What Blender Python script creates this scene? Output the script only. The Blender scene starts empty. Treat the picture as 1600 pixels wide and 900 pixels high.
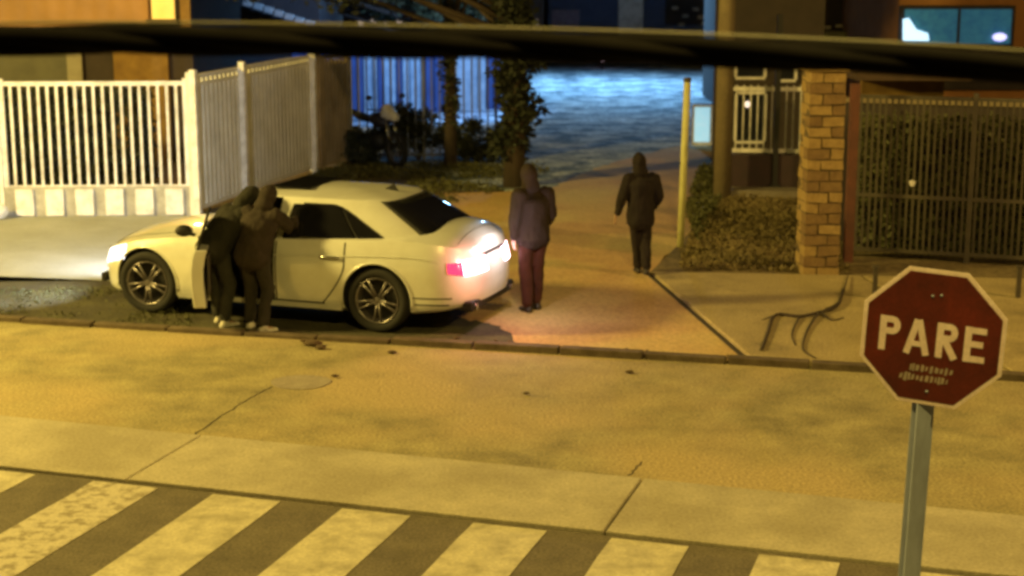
import bpy, bmesh, math, random
import numpy as np
from mathutils import Vector, Matrix, noise
random.seed(7)
S = bpy.context.scene
COL = S.collection
PI = math.pi
R = math.radians

# ------------------------------------------------------------------ camera
CH, PITCH, FP = 4.2, R(11.86), 2500.0
cd = bpy.data.cameras.new('camera'); cam = bpy.data.objects.new('camera', cd); COL.objects.link(cam)
cam.location = (0, 0, CH); cam.rotation_euler = (PI/2 - PITCH, 0, 0)
cd.sensor_width = 36; cd.lens = FP/1600*36; cd.clip_end = 2000
cd.dof.use_dof = True; cd.dof.focus_distance = 11.5; cd.dof.aperture_fstop = 1.9
S.camera = cam
S.render.resolution_x = 1024; S.render.resolution_y = 576
S.cycles.use_denoising = True
S.cycles.pixel_filter_type = 'BLACKMAN_HARRIS'; S.cycles.filter_width = 3.0
S.cycles.max_bounces = 6
S.cycles.sample_clamp_indirect = 4
S.view_settings.view_transform = 'Standard'; S.view_settings.look = 'None'
S.view_settings.exposure = 0; S.view_settings.gamma = 1
# ------------------------------------------------------------------ night sky
W = bpy.data.worlds.new('World'); S.world = W; W.use_nodes = True
wn = W.node_tree.nodes; wl = W.node_tree.links
bg = wn['Background']; sk = wn.new('ShaderNodeTexSky'); sk.sky_type = 'NISHITA'; sk.sun_disc = False
sk.sun_elevation = R(-4); sk.sun_rotation = R(200)
wl.new(sk.outputs[0], bg.inputs[0]); bg.inputs[1].default_value = 0.08

def lamp(name, kind, loc, energy, color, size=0.3, target=None, spot=None, blend=0.5):
    l = bpy.data.lights.new(name, kind); l.energy = energy; l.color = color
    if kind == 'AREA': l.size = size
    elif kind == 'SUN': l.angle = size
    else: l.shadow_soft_size = size
    if spot: l.spot_size = R(spot); l.spot_blend = blend
    o = bpy.data.objects.new(name, l); COL.objects.link(o); o.location = loc
    if target is not None:
        o.rotation_euler = (Vector(target)-Vector(loc)).to_track_quat('-Z', 'Y').to_euler()
    return o

SOD = (1.0, 0.71, 0.16)
# street lamps of the main road (outside the frame, no posts built)
lamp('street_light_left', 'POINT', (-14.0, 16.3, 7.2), 12500, SOD, 0.8)
lamp('street_light_near', 'POINT', (1.5, 4.5, 9.5), 3000, SOD, 0.25)
lamp('street_light_right', 'POINT', (12.5, 14.0, 8.5), 3000, (1.0, 0.62, 0.18), 0.25)
lamp('lane_lamp', 'SPOT', (3.4, 52.0, 6.5), 7000, (0.26, 0.58, 1.0), 0.2, target=(2.6, 50.0, 0), spot=140, blend=.9)
lamp('yard_flood_lamp', 'SPOT', (1.2, 38.5, 5.2), 4200, (0.20, 0.45, 1.0), 0.15, target=(-2.5, 42.5, 1.6), spot=75, blend=.6)
lamp('yard_lamp', 'POINT', (-6.8, 30.0, 5.2), 330, (1.0, 0.58, 0.16), 0.15)

# ------------------------------------------------------------------ pixel <-> place
def ray(px, py):
    dx = (px-800)/FP; dy = (450-py)/FP
    return Vector((dx, math.cos(PITCH)+dy*math.sin(PITCH), -math.sin(PITCH)+dy*math.cos(PITCH)))
def G(px, py, z=0.0):
    d = ray(px, py); t = (z-CH)/d.z
    return Vector((d.x*t, d.y*t, z))
def P(px, py, Y):
    d = ray(px, py); t = Y/d.y
    return Vector((d.x*t, Y, CH+d.z*t))
def col(px, Y, z=0.0):      # x at depth Y and height z for image column px
    Z = Y*math.cos(PITCH)-(z-CH)*math.sin(PITCH)
    return (px-800)/FP*Z

# ------------------------------------------------------------------ materials
MATS = {}
def mat(name, c1, c2=None, scale=3.0, rough=0.8, metal=0.0, bump=0.0, bscale=60.0, emit=None, estr=0.0, fine=0.0, detail=8, contrast=(0.3, 0.7),
        c3=None, s3=0.5, coat=0.0, spec=0.5, stretch=None):
    if name in MATS: return MATS[name]
    m = bpy.data.materials.new(name); m.use_nodes = True
    N = m.node_tree.nodes; L = m.node_tree.links; b = N['Principled BSDF']
    b.inputs['Roughness'].default_value = rough; b.inputs['Metallic'].default_value = metal
    b.inputs['Specular IOR Level'].default_value = spec
    b.inputs['Coat Weight'].default_value = coat; b.inputs['Coat Roughness'].default_value = 0.06
    geo = N.new('ShaderNodeNewGeometry'); src = geo.outputs['Position']
    if stretch:
        mp = N.new('ShaderNodeMapping'); mp.inputs['Scale'].default_value = stretch; L.new(src, mp.inputs[0]); src = mp.outputs[0]
    if c2 is None: c2 = tuple(x*0.8 for x in c1)
    n = N.new('ShaderNodeTexNoise'); n.inputs['Scale'].default_value = scale; n.inputs['Detail'].default_value = detail
    n.inputs['Roughness'].default_value = 0.62; L.new(src, n.inputs['Vector'])
    mr = N.new('ShaderNodeMapRange'); mr.inputs[1].default_value = contrast[0]; mr.inputs[2].default_value = contrast[1]
    L.new(n.outputs[0], mr.inputs[0])
    mx = N.new('ShaderNodeMix'); mx.data_type = 'RGBA'
    mx.inputs[6].default_value = (*c1, 1); mx.inputs[7].default_value = (*c2, 1); L.new(mr.outputs[0], mx.inputs[0])
    out = mx.outputs[2]
    if c3:
        n3 = N.new('ShaderNodeTexNoise'); n3.inputs['Scale'].default_value = s3; n3.inputs['Detail'].default_value = 6; L.new(src, n3.inputs['Vector'])
        m3 = N.new('ShaderNodeMapRange'); m3.inputs[1].default_value = 0.45; m3.inputs[2].default_value = 0.62; L.new(n3.outputs[0], m3.inputs[0])
        x3 = N.new('ShaderNodeMix'); x3.data_type = 'RGBA'; L.new(m3.outputs[0], x3.inputs[0]); L.new(out, x3.inputs[6]); x3.inputs[7].default_value = (*c3, 1)
        out = x3.outputs[2]
    if fine:
        nf = N.new('ShaderNodeTexNoise'); nf.inputs['Scale'].default_value = bscale; nf.inputs['Detail'].default_value = 4; L.new(geo.outputs['Position'], nf.inputs['Vector'])
        mf = N.new('ShaderNodeMapRange'); mf.inputs[1].default_value = 0.3; mf.inputs[2].default_value = 0.7
        mf.inputs[3].default_value = 1-fine; mf.inputs[4].default_value = 1+fine; L.new(nf.outputs[0], mf.inputs[0])
        vm = N.new('ShaderNodeVectorMath'); vm.operation = 'SCALE'; L.new(out, vm.inputs[0]); L.new(mf.outputs[0], vm.inputs['Scale'])
        out = vm.outputs[0]
    L.new(out, b.inputs['Base Color'])
    if bump:
        nb = N.new('ShaderNodeTexNoise'); nb.inputs['Scale'].default_value = bscale; nb.inputs['Detail'].default_value = 5; L.new(geo.outputs['Position'], nb.inputs['Vector'])
        bp = N.new('ShaderNodeBump'); bp.inputs['Strength'].default_value = bump; bp.inputs['Distance'].default_value = 0.02
        L.new(nb.outputs[0], bp.inputs['Height']); L.new(bp.outputs[0], b.inputs['Normal'])
    if emit:
        b.inputs['Emission Color'].default_value = (*emit, 1); b.inputs['Emission Strength'].default_value = estr
    MATS[name] = m; return m

asphalt = mat('road_asphalt', (0.42, 0.365, 0.185), (0.19, 0.165, 0.085), 1.9, 0.85, bump=0.3, bscale=38, fine=0.38, c3=(0.43, 0.34, 0.17), s3=0.45, detail=12)
street = mat('side_street_asphalt', (0.17, 0.145, 0.10), (0.10, 0.085, 0.06), 3.5, 0.85, bump=0.3, bscale=45, fine=0.35, detail=12)
slabm = mat('gutter_concrete', (0.51, 0.46, 0.32), (0.38, 0.34, 0.24), 3.0, 0.85, bump=0.2, bscale=35, fine=0.18, c3=(0.35, 0.31, 0.21), s3=1.0, detail=12)
paint = mat('crossing_paint', (0.60, 0.55, 0.38), (0.30, 0.27, 0.18), 5.0, 0.7, bump=0.2, bscale=40, fine=0.2, detail=12, contrast=(.42, .75))
wornp = mat('worn_crossing_paint', (0.56, 0.51, 0.38), (0.30, 0.26, 0.18), 9.0, 0.7, bump=0.1, bscale=50, fine=0.14, contrast=(0.47, 0.60))
lanem = mat('lane_dirt', (0.56, 0.38, 0.17), (0.40, 0.25, 0.10), 0.9, 0.9, bump=0.3, bscale=25, fine=0.22, c3=(0.54, 0.42, 0.17), s3=0.5)
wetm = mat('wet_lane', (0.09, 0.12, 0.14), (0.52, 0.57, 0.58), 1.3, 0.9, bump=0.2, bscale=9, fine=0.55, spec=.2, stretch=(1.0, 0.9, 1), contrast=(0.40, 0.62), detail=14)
vergem = mat('verge_soil', (0.085, 0.08, 0.04), (0.035, 0.03, 0.02), 2.5, 0.95, bump=0.5, bscale=30, fine=0.35)
walkm = mat('sidewalk_concrete', (0.42, 0.34, 0.17), (0.20, 0.16, 0.08), 1.6, 0.9, bump=0.3, bscale=35, fine=0.3, c3=(0.36, 0.29, 0.14), s3=0.7, detail=12, contrast=(.4, .72))
drivem = mat('driveway_concrete', (0.40, 0.42, 0.42), (0.28, 0.29, 0.27), 1.0, 0.85, bump=0.2, bscale=40, fine=0.12)
soilm = mat('dry_soil', (0.20, 0.155, 0.07), (0.12, 0.09, 0.045), 2.0, 0.95, bump=0.6, bscale=14, fine=0.4)
whitem = mat('white_painted_steel', (0.80, 0.79, 0.77), (0.48, 0.46, 0.43), 5.0, 0.5, contrast=(.42, .72))
olivem = mat('weathered_pale_steel', (0.78, 0.77, 0.70), (0.54, 0.53, 0.46), 2.0, 0.6)
darkst = mat('dark_railing_steel', (0.085, 0.072, 0.05), (0.05, 0.043, 0.03), 8.0, 0.6)
cablem = mat('cable_rubber', (0.008, 0.007, 0.007), (0.005, 0.0045, 0.005), 8.0, 0.95, spec=0.1)
polem = mat('pole_concrete', (0.26, 0.21, 0.12), (0.19, 0.15, 0.09), 4.0, 0.9, fine=0.2)
galv = mat('galvanised_steel', (0.36, 0.41, 0.56), (0.24, 0.27, 0.36), 10.0, 0.5, metal=0.2, stretch=(1, 1, 0.3))
black = mat('black_trim', (0.012, 0.012, 0.013), None, 5, 0.6)
brickA = mat('pillar_brick_light', (0.38, 0.27, 0.10), (0.26, 0.175, 0.065), 9, 0.9, bump=0.3, fine=0.2)
brickB = mat('pillar_brick_dark', (0.25, 0.165, 0.065), (0.16, 0.10, 0.045), 9, 0.9, bump=0.3, fine=0.2)
mortar = mat('pillar_mortar', (0.12, 0.09, 0.05), None, 9, 0.95)
leafd = mat('dark_leaves', (0.026, 0.034, 0.018), (0.012, 0.016, 0.010), 5, 0.7)
leafm = mat('olive_leaves', (0.10, 0.10, 0.035), (0.055, 0.06, 0.02), 4, 0.7)
leafdry = mat('dry_leaves', (0.24, 0.19, 0.08), (0.13, 0.10, 0.04), 4, 0.8)
bark = mat('bark', (0.07, 0.05, 0.035), (0.04, 0.03, 0.02), 9, 0.9, bump=0.5, stretch=(1, 1, 0.2))

# ------------------------------------------------------------------ building blocks
class MB:
    def __init__(s): s.v = []; s.f = []
    def add(s, vs, fs):
        o = len(s.v); s.v += [tuple(v) for v in vs]; s.f += [tuple(i+o for i in f) for f in fs]; return s
    def box(s, c, d, rz=0.0, rot=None):
        x, y, z = (q/2 for q in d)
        vs = [Vector((a*x, b*y, e*z)) for e in (-1, 1) for b in (-1, 1) for a in (-1, 1)]
        M = rot if rot else Matrix.Rotation(rz, 3, 'Z')
        vs = [M @ v + Vector(c) for v in vs]
        return s.add(vs, [(0, 2, 3, 1), (4, 5, 7, 6), (0, 1, 5, 4), (2, 6, 7, 3), (0, 4, 6, 2), (1, 3, 7, 5)])
    def tube(s, pts, r, n=8, cap=True):
        pts = [Vector(p) for p in pts]; rs = r if hasattr(r, '__len__') else [r]*len(pts)
        rings = []; up = None
        for i, p in enumerate(pts):
            t = (pts[min(i+1, len(pts)-1)]-pts[max(i-1, 0)]).normalized()
            if up is None:
                up = Vector((0, 0, 1)) if abs(t.z) < 0.9 else Vector((1, 0, 0))
            a = t.cross(up).normalized(); b = a.cross(t).normalized(); up = b
            rings.append([p+(a*math.cos(2*PI*k/n)+b*math.sin(2*PI*k/n))*rs[i] for k in range(n)])
        vs = [v for q in rings for v in q]
        fs = [(i*n+k, (i+1)*n+k, (i+1)*n+(k+1) % n, i*n+(k+1) % n)[::-1] for i in range(len(pts)-1) for k in range(n)]
        if cap: fs += [tuple(range(n)), tuple(range(len(vs)-1, len(vs)-n-1, -1))]
        return s.add(vs, fs)
    def prism(s, poly, z0, z1):
        n = len(poly); vs = [(p[0], p[1], z0) for p in poly]+[(p[0], p[1], z1) for p in poly]
        return s.add(vs, [tuple(range(n))[::-1], tuple(range(n, 2*n))]+[(i, (i+1) % n, n+(i+1) % n, n+i) for i in range(n)])
    def lathe(s, prof, n=32, M=None, close=False):    # profile of (radius, height) about z, mapped by M
        M = M or Matrix.Identity(4); m = len(prof)
        vs = [M @ Vector((r*math.cos(2*PI*k/n), r*math.sin(2*PI*k/n), h)) for k in range(n) for r, h in prof]
        fs = [(k*m+i, ((k+1) % n)*m+i, ((k+1) % n)*m+i+1, k*m+i+1) for k in range(n) for i in range(m-1)]
        if close: fs += [(k*m+m-1, ((k+1) % n)*m+m-1, ((k+1) % n)*m, k*m) for k in range(n)]
        return s.add(vs, fs)
    def ell(s, c, r, M=None, nu=12, nv=8):
        M = M or Matrix.Identity(3); vs = []; c = Vector(c)
        for j in range(1, nv):
            a = PI*j/nv
            for k in range(nu):
                b = 2*PI*k/nu
                vs.append(c+M @ Vector((r[0]*math.sin(a)*math.cos(b), r[1]*math.sin(a)*math.sin(b), r[2]*math.cos(a))))
        vs += [c+M @ Vector((0, 0, r[2])), c-M @ Vector((0, 0, r[2]))]; T = len(vs)-2
        fs = [(j*nu+k, (j+1)*nu+k, (j+1)*nu+(k+1) % nu, j*nu+(k+1) % nu) for j in range(nv-2) for k in range(nu)]
        fs += [(T, k, (k+1) % nu) for k in range(nu)]+[(T+1, (nv-2)*nu+(k+1) % nu, (nv-2)*nu+k) for k in range(nu)]
        return s.add(vs, fs)
    def build(s, name, m, parent=None, smooth=False, bevel=0.0, fix=True):
        me = bpy.data.meshes.new(name); me.from_pydata(s.v, [], s.f)
        if fix:
            bm = bmesh.new(); bm.from_mesh(me); bmesh.ops.recalc_face_normals(bm, faces=bm.faces); bm.to_mesh(me); bm.free()
        for q in (m if isinstance(m, (list, tuple)) else [m]): me.materials.append(q)
        o = bpy.data.objects.new(name, me); COL.objects.link(o)
        if parent: o.parent = parent
        if smooth: me.polygons.foreach_set('use_smooth', [True]*len(me.polygons)); me.update()
        if bevel:
            b = o.modifiers.new('bevel', 'BEVEL'); b.width = bevel; b.segments = 2; b.limit_method = 'ANGLE'
        return o
def tag(o, label=None, cat=None, group=None, kind=None):
    if label: o['label'] = label
    if cat: o['category'] = cat
    if group: o['group'] = group
    if kind: o['kind'] = kind
    return o
def thing(name, loc, label, cat, group=None, rz=0.0):
    o = bpy.data.objects.new(name, None); COL.objects.link(o); o.location = loc; o.rotation_euler = (0, 0, rz)
    o.empty_display_size = 0.2
    return tag(o, label, cat, group)
def share(o, parent, loc=(0, 0, 0), rz=None, mat_=None):
    c = o.copy(); COL.objects.link(c); c.parent = parent; c.location = loc
    if rz is not None: c.rotation_euler = (0, 0, rz)
    return c
def bake(o):
    bpy.context.view_layer.update()
    dg = bpy.context.evaluated_depsgraph_get(); e = o.evaluated_get(dg)
    me = bpy.data.meshes.new_from_object(e, depsgraph=dg)
    old = o.data; o.modifiers.clear(); o.data = me; me.name = old.name
    return o
def sheet(name, poly, z, m, th=0.05):
    o = MB().prism(poly, z-th, z).build(name, m); return tag(o, kind='structure')

# ------------------------------------------------------------------ ground, roads, pavements
g = MB().add([(-400, -60, -0.06), (400, -60, -0.06), (400, 900, -0.06), (-400, 900, -0.06)], [(0, 1, 2, 3)]).build('ground', soilm); tag(g, kind='structure')
A = G(0, 652); Bp = G(1600, 810); U = (Bp-A).normalized(); Nn = Vector((-U.y, U.x, 0))
if Nn.y < 0: Nn = -Nn
c0 = G(0, 738); c1 = G(1310, 870)
wg = ((A-c0).dot(Nn)+(A-c1).dot(Nn))/2      # width of the concrete gutter
def L(s, t): return A+U*s+Nn*t              # s along the road, t across it
fl = G(0, 499); fr = G(1350, 578); FU = (fr-fl).normalized()
sheet('main_road', [L(-60, 0.012), L(60, 0.012), fr+FU*50, fl-FU*50], 0.0, asphalt)
sheet('side_street', [L(-60, -wg-.006), L(-60, -14), L(60, -14), L(60, -wg-.006)], 0.0, street)
gut = bpy.data.objects.new('gutter', None); COL.objects.link(gut); tag(gut, kind='structure')
j1 = (G(272, 710)-A).dot(U); j2 = (G(982, 783)-A).dot(U); gl = j2-j1
for k in range(-4, 6):
    s0, s1 = j1+gl*k+0.012, j1+gl*(k+1)-0.012
    MB().prism([L(s0, -wg+.01), L(s1, -wg+.01), L(s1, -.016), L(s0, -.016)], -0.05, 0.030+random.uniform(-.003, .003)).build('concrete_slab', slabm, gut, bevel=0.008)
# crossing stripes
cw = bpy.data.objects.new('pedestrian_crossing', None); COL.objects.link(cw); tag(cw, kind='structure')
tl = [((-48), 40), (150, 237), (333, 438), (538, 645), (745, 857), (957, 1080), (1190, 1310)]
ss = []
for i, (a, b) in enumerate(tl):
    yy = 738+ (a+b)/2*0.101
    ss.append(((G(a, yy+4)-A).dot(U), (G(b, yy+6)-A).dot(U)))
per = (sum(ss[-1])/2-sum(ss[0])/2)/6; s_0 = sum(ss[0])/2
for k in range(-3, 10):
    c = s_0+per*k
    if 0 <= k < 7: c = c*.4+sum(ss[k])/2*.6
    w = per*0.265
    wob = lambda: random.uniform(-.008, .008)
    n = 8; L1 = [L(c-w+wob(), -wg-.05-3.2*i/n) for i in range(n+1)]; L2 = [L(c+w+wob(), -wg-.05-3.2*i/n) for i in range(n+1)]
    o = MB().prism(L1+L2[::-1], -0.01, 0.005).build('painted_stripe', wornp if k == 1 else paint, cw)
    if k == 1: o['label'] = 'stripe whose paint is worn into speckled patches'
# patch and dark stains on the road
pc = G(470, 598)
o = MB().prism([(pc.x+0.30*math.cos(a)*(1+.05*math.sin(3*a)), pc.y+0.27*math.sin(a), 0) for a in [i*PI/12 for i in range(24)]], -0.01, 0.008).build('manhole_cover', mat('worn_cover', (0.36, 0.32, 0.24), (0.26, 0.22, 0.17), 6, .8, fine=.2))
tag(o, 'pale round manhole cover set in the road in front of the car', 'manhole cover')
# crack running across the road from the gutter joint
ck = MB(); rc = random.Random(2)
def crack(l_, w_):
    q = [G(x, y) for x, y in l_]; pts = []
    for a_, b_ in zip(q, q[1:]):
        for k in range(6): pts.append(a_.lerp(b_, k/6)+Vector((rc.uniform(-.02, .02), rc.uniform(-.02, .02), 0)))
    pts.append(q[-1])
    for a_, b_ in zip(pts, pts[1:]):
        d_ = (b_-a_).normalized(); n_ = Vector((-d_.y, d_.x, 0))*w_*rc.uniform(.6, 1.3)
        ck.add([(*(a_-n_).xy, .003), (*(b_-n_).xy, .003), (*(b_+n_).xy, .003), (*(a_+n_).xy, .003)], [(0, 1, 2, 3)])
crack([(302, 681), (345, 650), (392, 622), (425, 604)], .006); crack([(982, 744), (1002, 722)], .006)
tag(ck.build('road_cracks', mat('crack_edge_dark', (.05, .04, .025), None, 5, .95)), kind='structure')
# far side
flr = lambda px: fl+FU*((G(px, 499+px*.0585)-fl).dot(FU))
e0, e1 = G(1015, 430), flr(1175)
sheet('verge', [fl-FU*40, flr(960), G(800, 440), G(180, 440), G(0, 441), G(-900, 447)], 0.012, vergem)
sheet('driveway', [G(-900, 447.5), G(0, 441.5), G(180, 440.5), G(700, 440.5), G(700, 338), G(303, 338), G(-900, 345)], 0.010, drivem)
lanep = [flr(815), flr(900), flr(1176)-Nn*0, e0, G(1062, 383), G(1135, 300), G(1128, 240), G(1060, 229), G(1030, 236), G(1000, 244), G(965, 252), G(935, 262), G(905, 274), G(880, 286), G(850, 297), G(780, 301), G(655, 302), G(636, 370), G(648, 430), G(690, 452), G(676, 470), G(725, 486), G(722, 498), G(765, 506), G(785, 517)]
lanep = [p for a_, b_ in zip(lanep, lanep[1:]+lanep[:1]) for p in [a_.lerp(b_, k/5)+(Vector((random.gauss(0, .035), random.gauss(0, .03), 0)) if (k and (b_-a_).length < 3) else Vector()) for k in range(5)]]
sheet('lane', lanep, 0.014, lanem)
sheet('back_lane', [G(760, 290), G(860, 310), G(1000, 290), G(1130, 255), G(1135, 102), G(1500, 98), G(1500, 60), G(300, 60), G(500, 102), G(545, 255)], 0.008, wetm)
sheet('grass_verge', [G(640, 299.5), G(780, 262), G(540, 256), G(495, 268), G(303, 336), G(640, 337)], 0.005, mat('verge_grass_soil', (0.12, 0.095, 0.04), (0.06, 0.05, 0.025), 1.2, 0.95, bump=0.6, bscale=12, fine=0.4))
SWZ = 0.055
o = MB().prism([e1+Vector((-.06, .0, 0)), e1+Vector((.0, .0, 0)), e0+Vector((0, .1, 0)), e0+Vector((-.06, .1, 0))], -.03, .019).build('sidewalk_edge_strip', mat('crack_edge_dark', (.05, .04, .025), None, 5, .95, spec=.1)); tag(o, kind='structure')  # dark strip along the sidewalk edge
sw = bpy.data.objects.new('sidewalk', None); COL.objects.link(sw); tag(sw, kind='structure')
q0 = e1; q1 = fr+FU*12; r0 = e0; r1 = G(1600, 441)+(G(1600, 441)-e0).normalized()*9
nseg = 5; m = MB()
for i in range(nseg):
    a, b = i/nseg, (i+1)/nseg; g_ = 0.0012
    MB().prism([q0.lerp(q1, a+g_), q0.lerp(q1, b-g_), r0.lerp(r1, b-g_), r0.lerp(r1, a+g_)], -0.04, SWZ).build('concrete_slab', walkm, sw, bevel=0.02)
sheet('planting_bed', [r0, r1, G(2100, 240), G(1138, 240), G(1136, 300), G(1062, 383)], 0.03, soilm)
# broken kerb stones at the far road edge
kerb = bpy.data.objects.new('kerb', None); COL.objects.link(kerb); tag(kerb, kind='structure')
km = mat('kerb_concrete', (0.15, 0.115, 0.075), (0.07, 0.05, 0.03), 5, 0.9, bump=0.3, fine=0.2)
s = -9.0
while s < 6.9:
    l = random.uniform(0.85, 1.0)
    a = fl+FU*(s+6.6); b = fl+FU*(s+6.6+l-.03)
    n_ = Vector((-FU.y, FU.x, 0)); off = random.uniform(-.02, .02)
    h = random.uniform(0.04, 0.08)
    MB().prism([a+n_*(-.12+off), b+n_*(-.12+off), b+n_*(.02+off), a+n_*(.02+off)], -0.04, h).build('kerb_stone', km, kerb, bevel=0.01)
    s += l
# ------------------------------------------------------------------ fences and gates
def zat(py, Y): return P(800, py, Y).z
BARS = {}
def bar_mesh(w, d, h, m):
    k = (round(w, 4), round(d, 4), round(h, 3), m.name)
    if k not in BARS:
        o = MB().box((0, 0, h/2), (w, d, h)).build('bar', m); BARS[k] = o.data; bpy.data.objects.remove(o)
    return BARS[k]
def put(me, name, parent, loc, rz=0):
    o = bpy.data.objects.new(name, me); COL.objects.link(o); o.parent = parent; o.location = loc; o.rotation_euler = (0, 0, rz); return o
def railing(name, a, b, h, nb, bw, m, label, cat, z0=0.06, rails=(0.06, 1.0), post=0.06, posts=(0, 1), railh=0.05, group=None, hb=None, posth=0.08):
    d = b-a; ln = math.hypot(d.x, d.y); t = thing(name, (a.x, a.y, a.z), label, cat, group, math.atan2(d.y, d.x))
    h1 = h if hb is None else hb
    for q in posts:
        hh = h+(h1-h)*q
        put(bar_mesh(post, post, hh+posth, m), 'post', t, (ln*q, 0, 0))
    for k, q in enumerate(rails):
        z = z0+(h-z0)*q; zb = z0+(h1-z0)*q
        mb = MB(); y = 0.0
        mb.add([(0.0+post/2, -.02, z-railh/2), (ln-post/2, -.02, zb-railh/2), (ln-post/2, .02, zb-railh/2), (post/2, .02, z-railh/2),
                (post/2, -.02, z+railh/2), (ln-post/2, -.02, zb+railh/2), (ln-post/2, .02, zb+railh/2), (post/2, .02, z+railh/2)],
               [(0, 3, 2, 1), (4, 5, 6, 7), (0, 1, 5, 4), (1, 2, 6, 5), (2, 3, 7, 6), (3, 0, 4, 7)])
        mb.build('rail', m, t)
    for i in range(nb):
        q = (i+1)/(nb+1); hh = h+(h1-h)*q
        if any(abs(q-p)*ln < post*.7 for p in posts): continue
        put(bar_mesh(bw, 0.030, round(hh-z0-.03, 2), m), 'bar', t, (ln*q, 0, z0+.01))
    return t
a, b = G(14, 338), G(297, 336)
h = zat(131, a.y)
f1 = railing('white_fence', a, b, h, 19, 0.042, whitem, 'white painted steel bar fence on a low wall at the left of the street', 'fence', posts=(0, 1), post=0.075, rails=(0.0, 1.0), z0=0.47, railh=0.07)
ln = (b-a).length
base = MB().box((ln/2, 0.02, 0.24), (ln+.06, 0.16, 0.48)).build('plinth', mat('stained_plinth', (0.46, 0.44, 0.38), (0.25, 0.24, 0.20), 4, 0.9, fine=.2), f1)
for i in range(6):
    MB().box((0.29+i*(ln-.42)/5.2, -0.085, 0.235), (0.29, 0.05, 0.43)).build('plinth_panel', whitem, f1, bevel=0.01)
# next bay to the left, only its end shows
a2 = G(-300, 341); railing('white_fence', a2, G(6, 338.5), h, 19, 0.05, whitem, 'white steel fence bay cut off at the edge of the picture beside the long bay', 'fence', posts=(0, 1), post=0.07, rails=(0.0, 1.0), z0=0.1, railh=0.07)
# the long pale gate that runs back from the street
ga, gb = G(304, 337), G(490, 268)
hA = zat(121, ga.y); hB = zat(87, gb.y)
gt = railing('sliding_gate', ga, gb, hA, 30, 0.115, olivem, 'long pale slatted gate running back from the white fence beside the lane', 'gate', posts=(0, 1), post=0.09, rails=(0.02, .94, 1.0), hb=hB, railh=0.06)
for q_ in (.0, .36, .985): put(bar_mesh(.10, .10, hA+(hB-hA)*q_+.12, whitem), 'post', gt, ((gb-ga).length*q_, -.07, 0))
MB().box(((gb-ga).length/2, 0.075, (hA+hB)/4), ((gb-ga).length-.1, 0.012, (hA+hB)/2-.25)).build('backing_sheet', mat('dull_backing', (.30, .27, .19), (.18, .16, .11), 2, .8), gt)
gc = G(502, 266); gd = G(546, 256)
hC = zat(88, gc.y)
gt2 = railing('gate_leaf', gc, gd, hC, 7, 0.075, mat('brown_weathered_steel', (0.30, 0.25, 0.17), (0.16, 0.13, 0.09), 2.5, .7), 'narrow brownish gate leaf between the slatted gate and the blue lit railing', 'gate', posts=(0, 1), post=0.08, rails=(0.02, 1.0), railh=0.06)
MB().box(((gd-gc).length/2, 0.05, hC/2), ((gd-gc).length-.1, 0.012, hC-.25)).build('backing_sheet', MATS['brown_weathered_steel'], gt2)
# railing lit blue from behind
ha, hb_ = G(550, 252), G(775, 250)
bluem = mat('pale_grey_steel', (0.62, 0.64, 0.66), (0.45, 0.46, 0.48), 5, 0.4)
railing('pale_railing', ha, hb_, zat(82, ha.y), 17, 0.035, mat('slate_grey_steel', (.10, .12, .16), (.06, .07, .10), 5, .5), 'slate bar railing lit blue behind the parked motorcycle', 'fence', posts=(0, .5, 1), post=0.06, rails=(0.03, 1.0), railh=0.05)
# wall beyond it, planks coloured as strips of blue light
w0 = P(540, 245, 41.5); w1 = P(800, 245, 44)
wl_ = thing('yard_wall', (w0.x, w0.y, 0), 'wall of upright planks coloured pale and blue for the light strips behind the bar railing', 'wall', rz=math.atan2(w1.y-w0.y, w1.x-w0.x))
bw_ = mat('blue_light_tone', (0.03, 0.07, 0.20), (0.02, 0.04, 0.12), 1.3, .8)
ln2 = math.hypot(w1.x-w0.x, w1.y-w0.y)
HY = zat(70, 42.5)
MB().box((ln2/2-.6, .1, HY/2), (ln2+1.6, .10, HY)).build('backing', bw_, wl_)
x_ = -.9; rp = random.Random(5)
while x_ < ln2+.15:
    w = rp.choice((.14, .18, .22, .26)); pale = rp.random() < (.62 if x_ > .6 else .5)
    MB().box((x_+w/2, 0, HY/2-.02+rp.uniform(-.03, .03)), (w-.035, .06, HY)).build('plank', mat('pale_light_tone', (.30, .38, .42), (.16, .22, .26), 4, .7) if pale else bw_, wl_, bevel=.006); x_ += w
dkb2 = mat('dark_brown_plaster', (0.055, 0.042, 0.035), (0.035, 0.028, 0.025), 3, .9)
# right: porch railing, brick pillar, dark fence
pa = G(1140, 311); pb = G(1258, 313)
porch = thing('porch', (pa.x, pa.y, 0), 'small raised porch with a concrete step left of the brick pillar', 'porch', rz=math.atan2(pb.y-pa.y, pb.x-pa.x))
pl = (pb-pa).length+.35
pz0 = zat(291, pa.y+.5); pz1 = zat(238, pa.y+.9)
MB().box((pl/2, .25, pz0/2), (pl, .5, pz0)).build('step', mat('porch_concrete', (0.24, 0.21, 0.16), (0.17, 0.15, 0.11), 4, .9), porch, bevel=.01)
MB().box((pl/2, 1.05, pz1/2), (pl, 1.0, pz1)).build('base_wall', mat('dark_maroon_paint', (0.045, 0.022, 0.028), (0.03, 0.018, 0.022), 4, .7), porch)
ra = Vector((pa.x+.05, pa.y+.75, pz1)); rb = Vector((pb.x+.25, pb.y+.75, pz1))
rh = zat(131, pa.y+.75)-pz1
railing('porch_railing', ra, rb, rh, 11, 0.022, whitem, 'white bar railing standing on the dark porch wall', 'railing', z0=.02, rails=(0.03, 0.93), post=0.035, railh=0.07, posts=(0, 1), posth=0.0)
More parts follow.
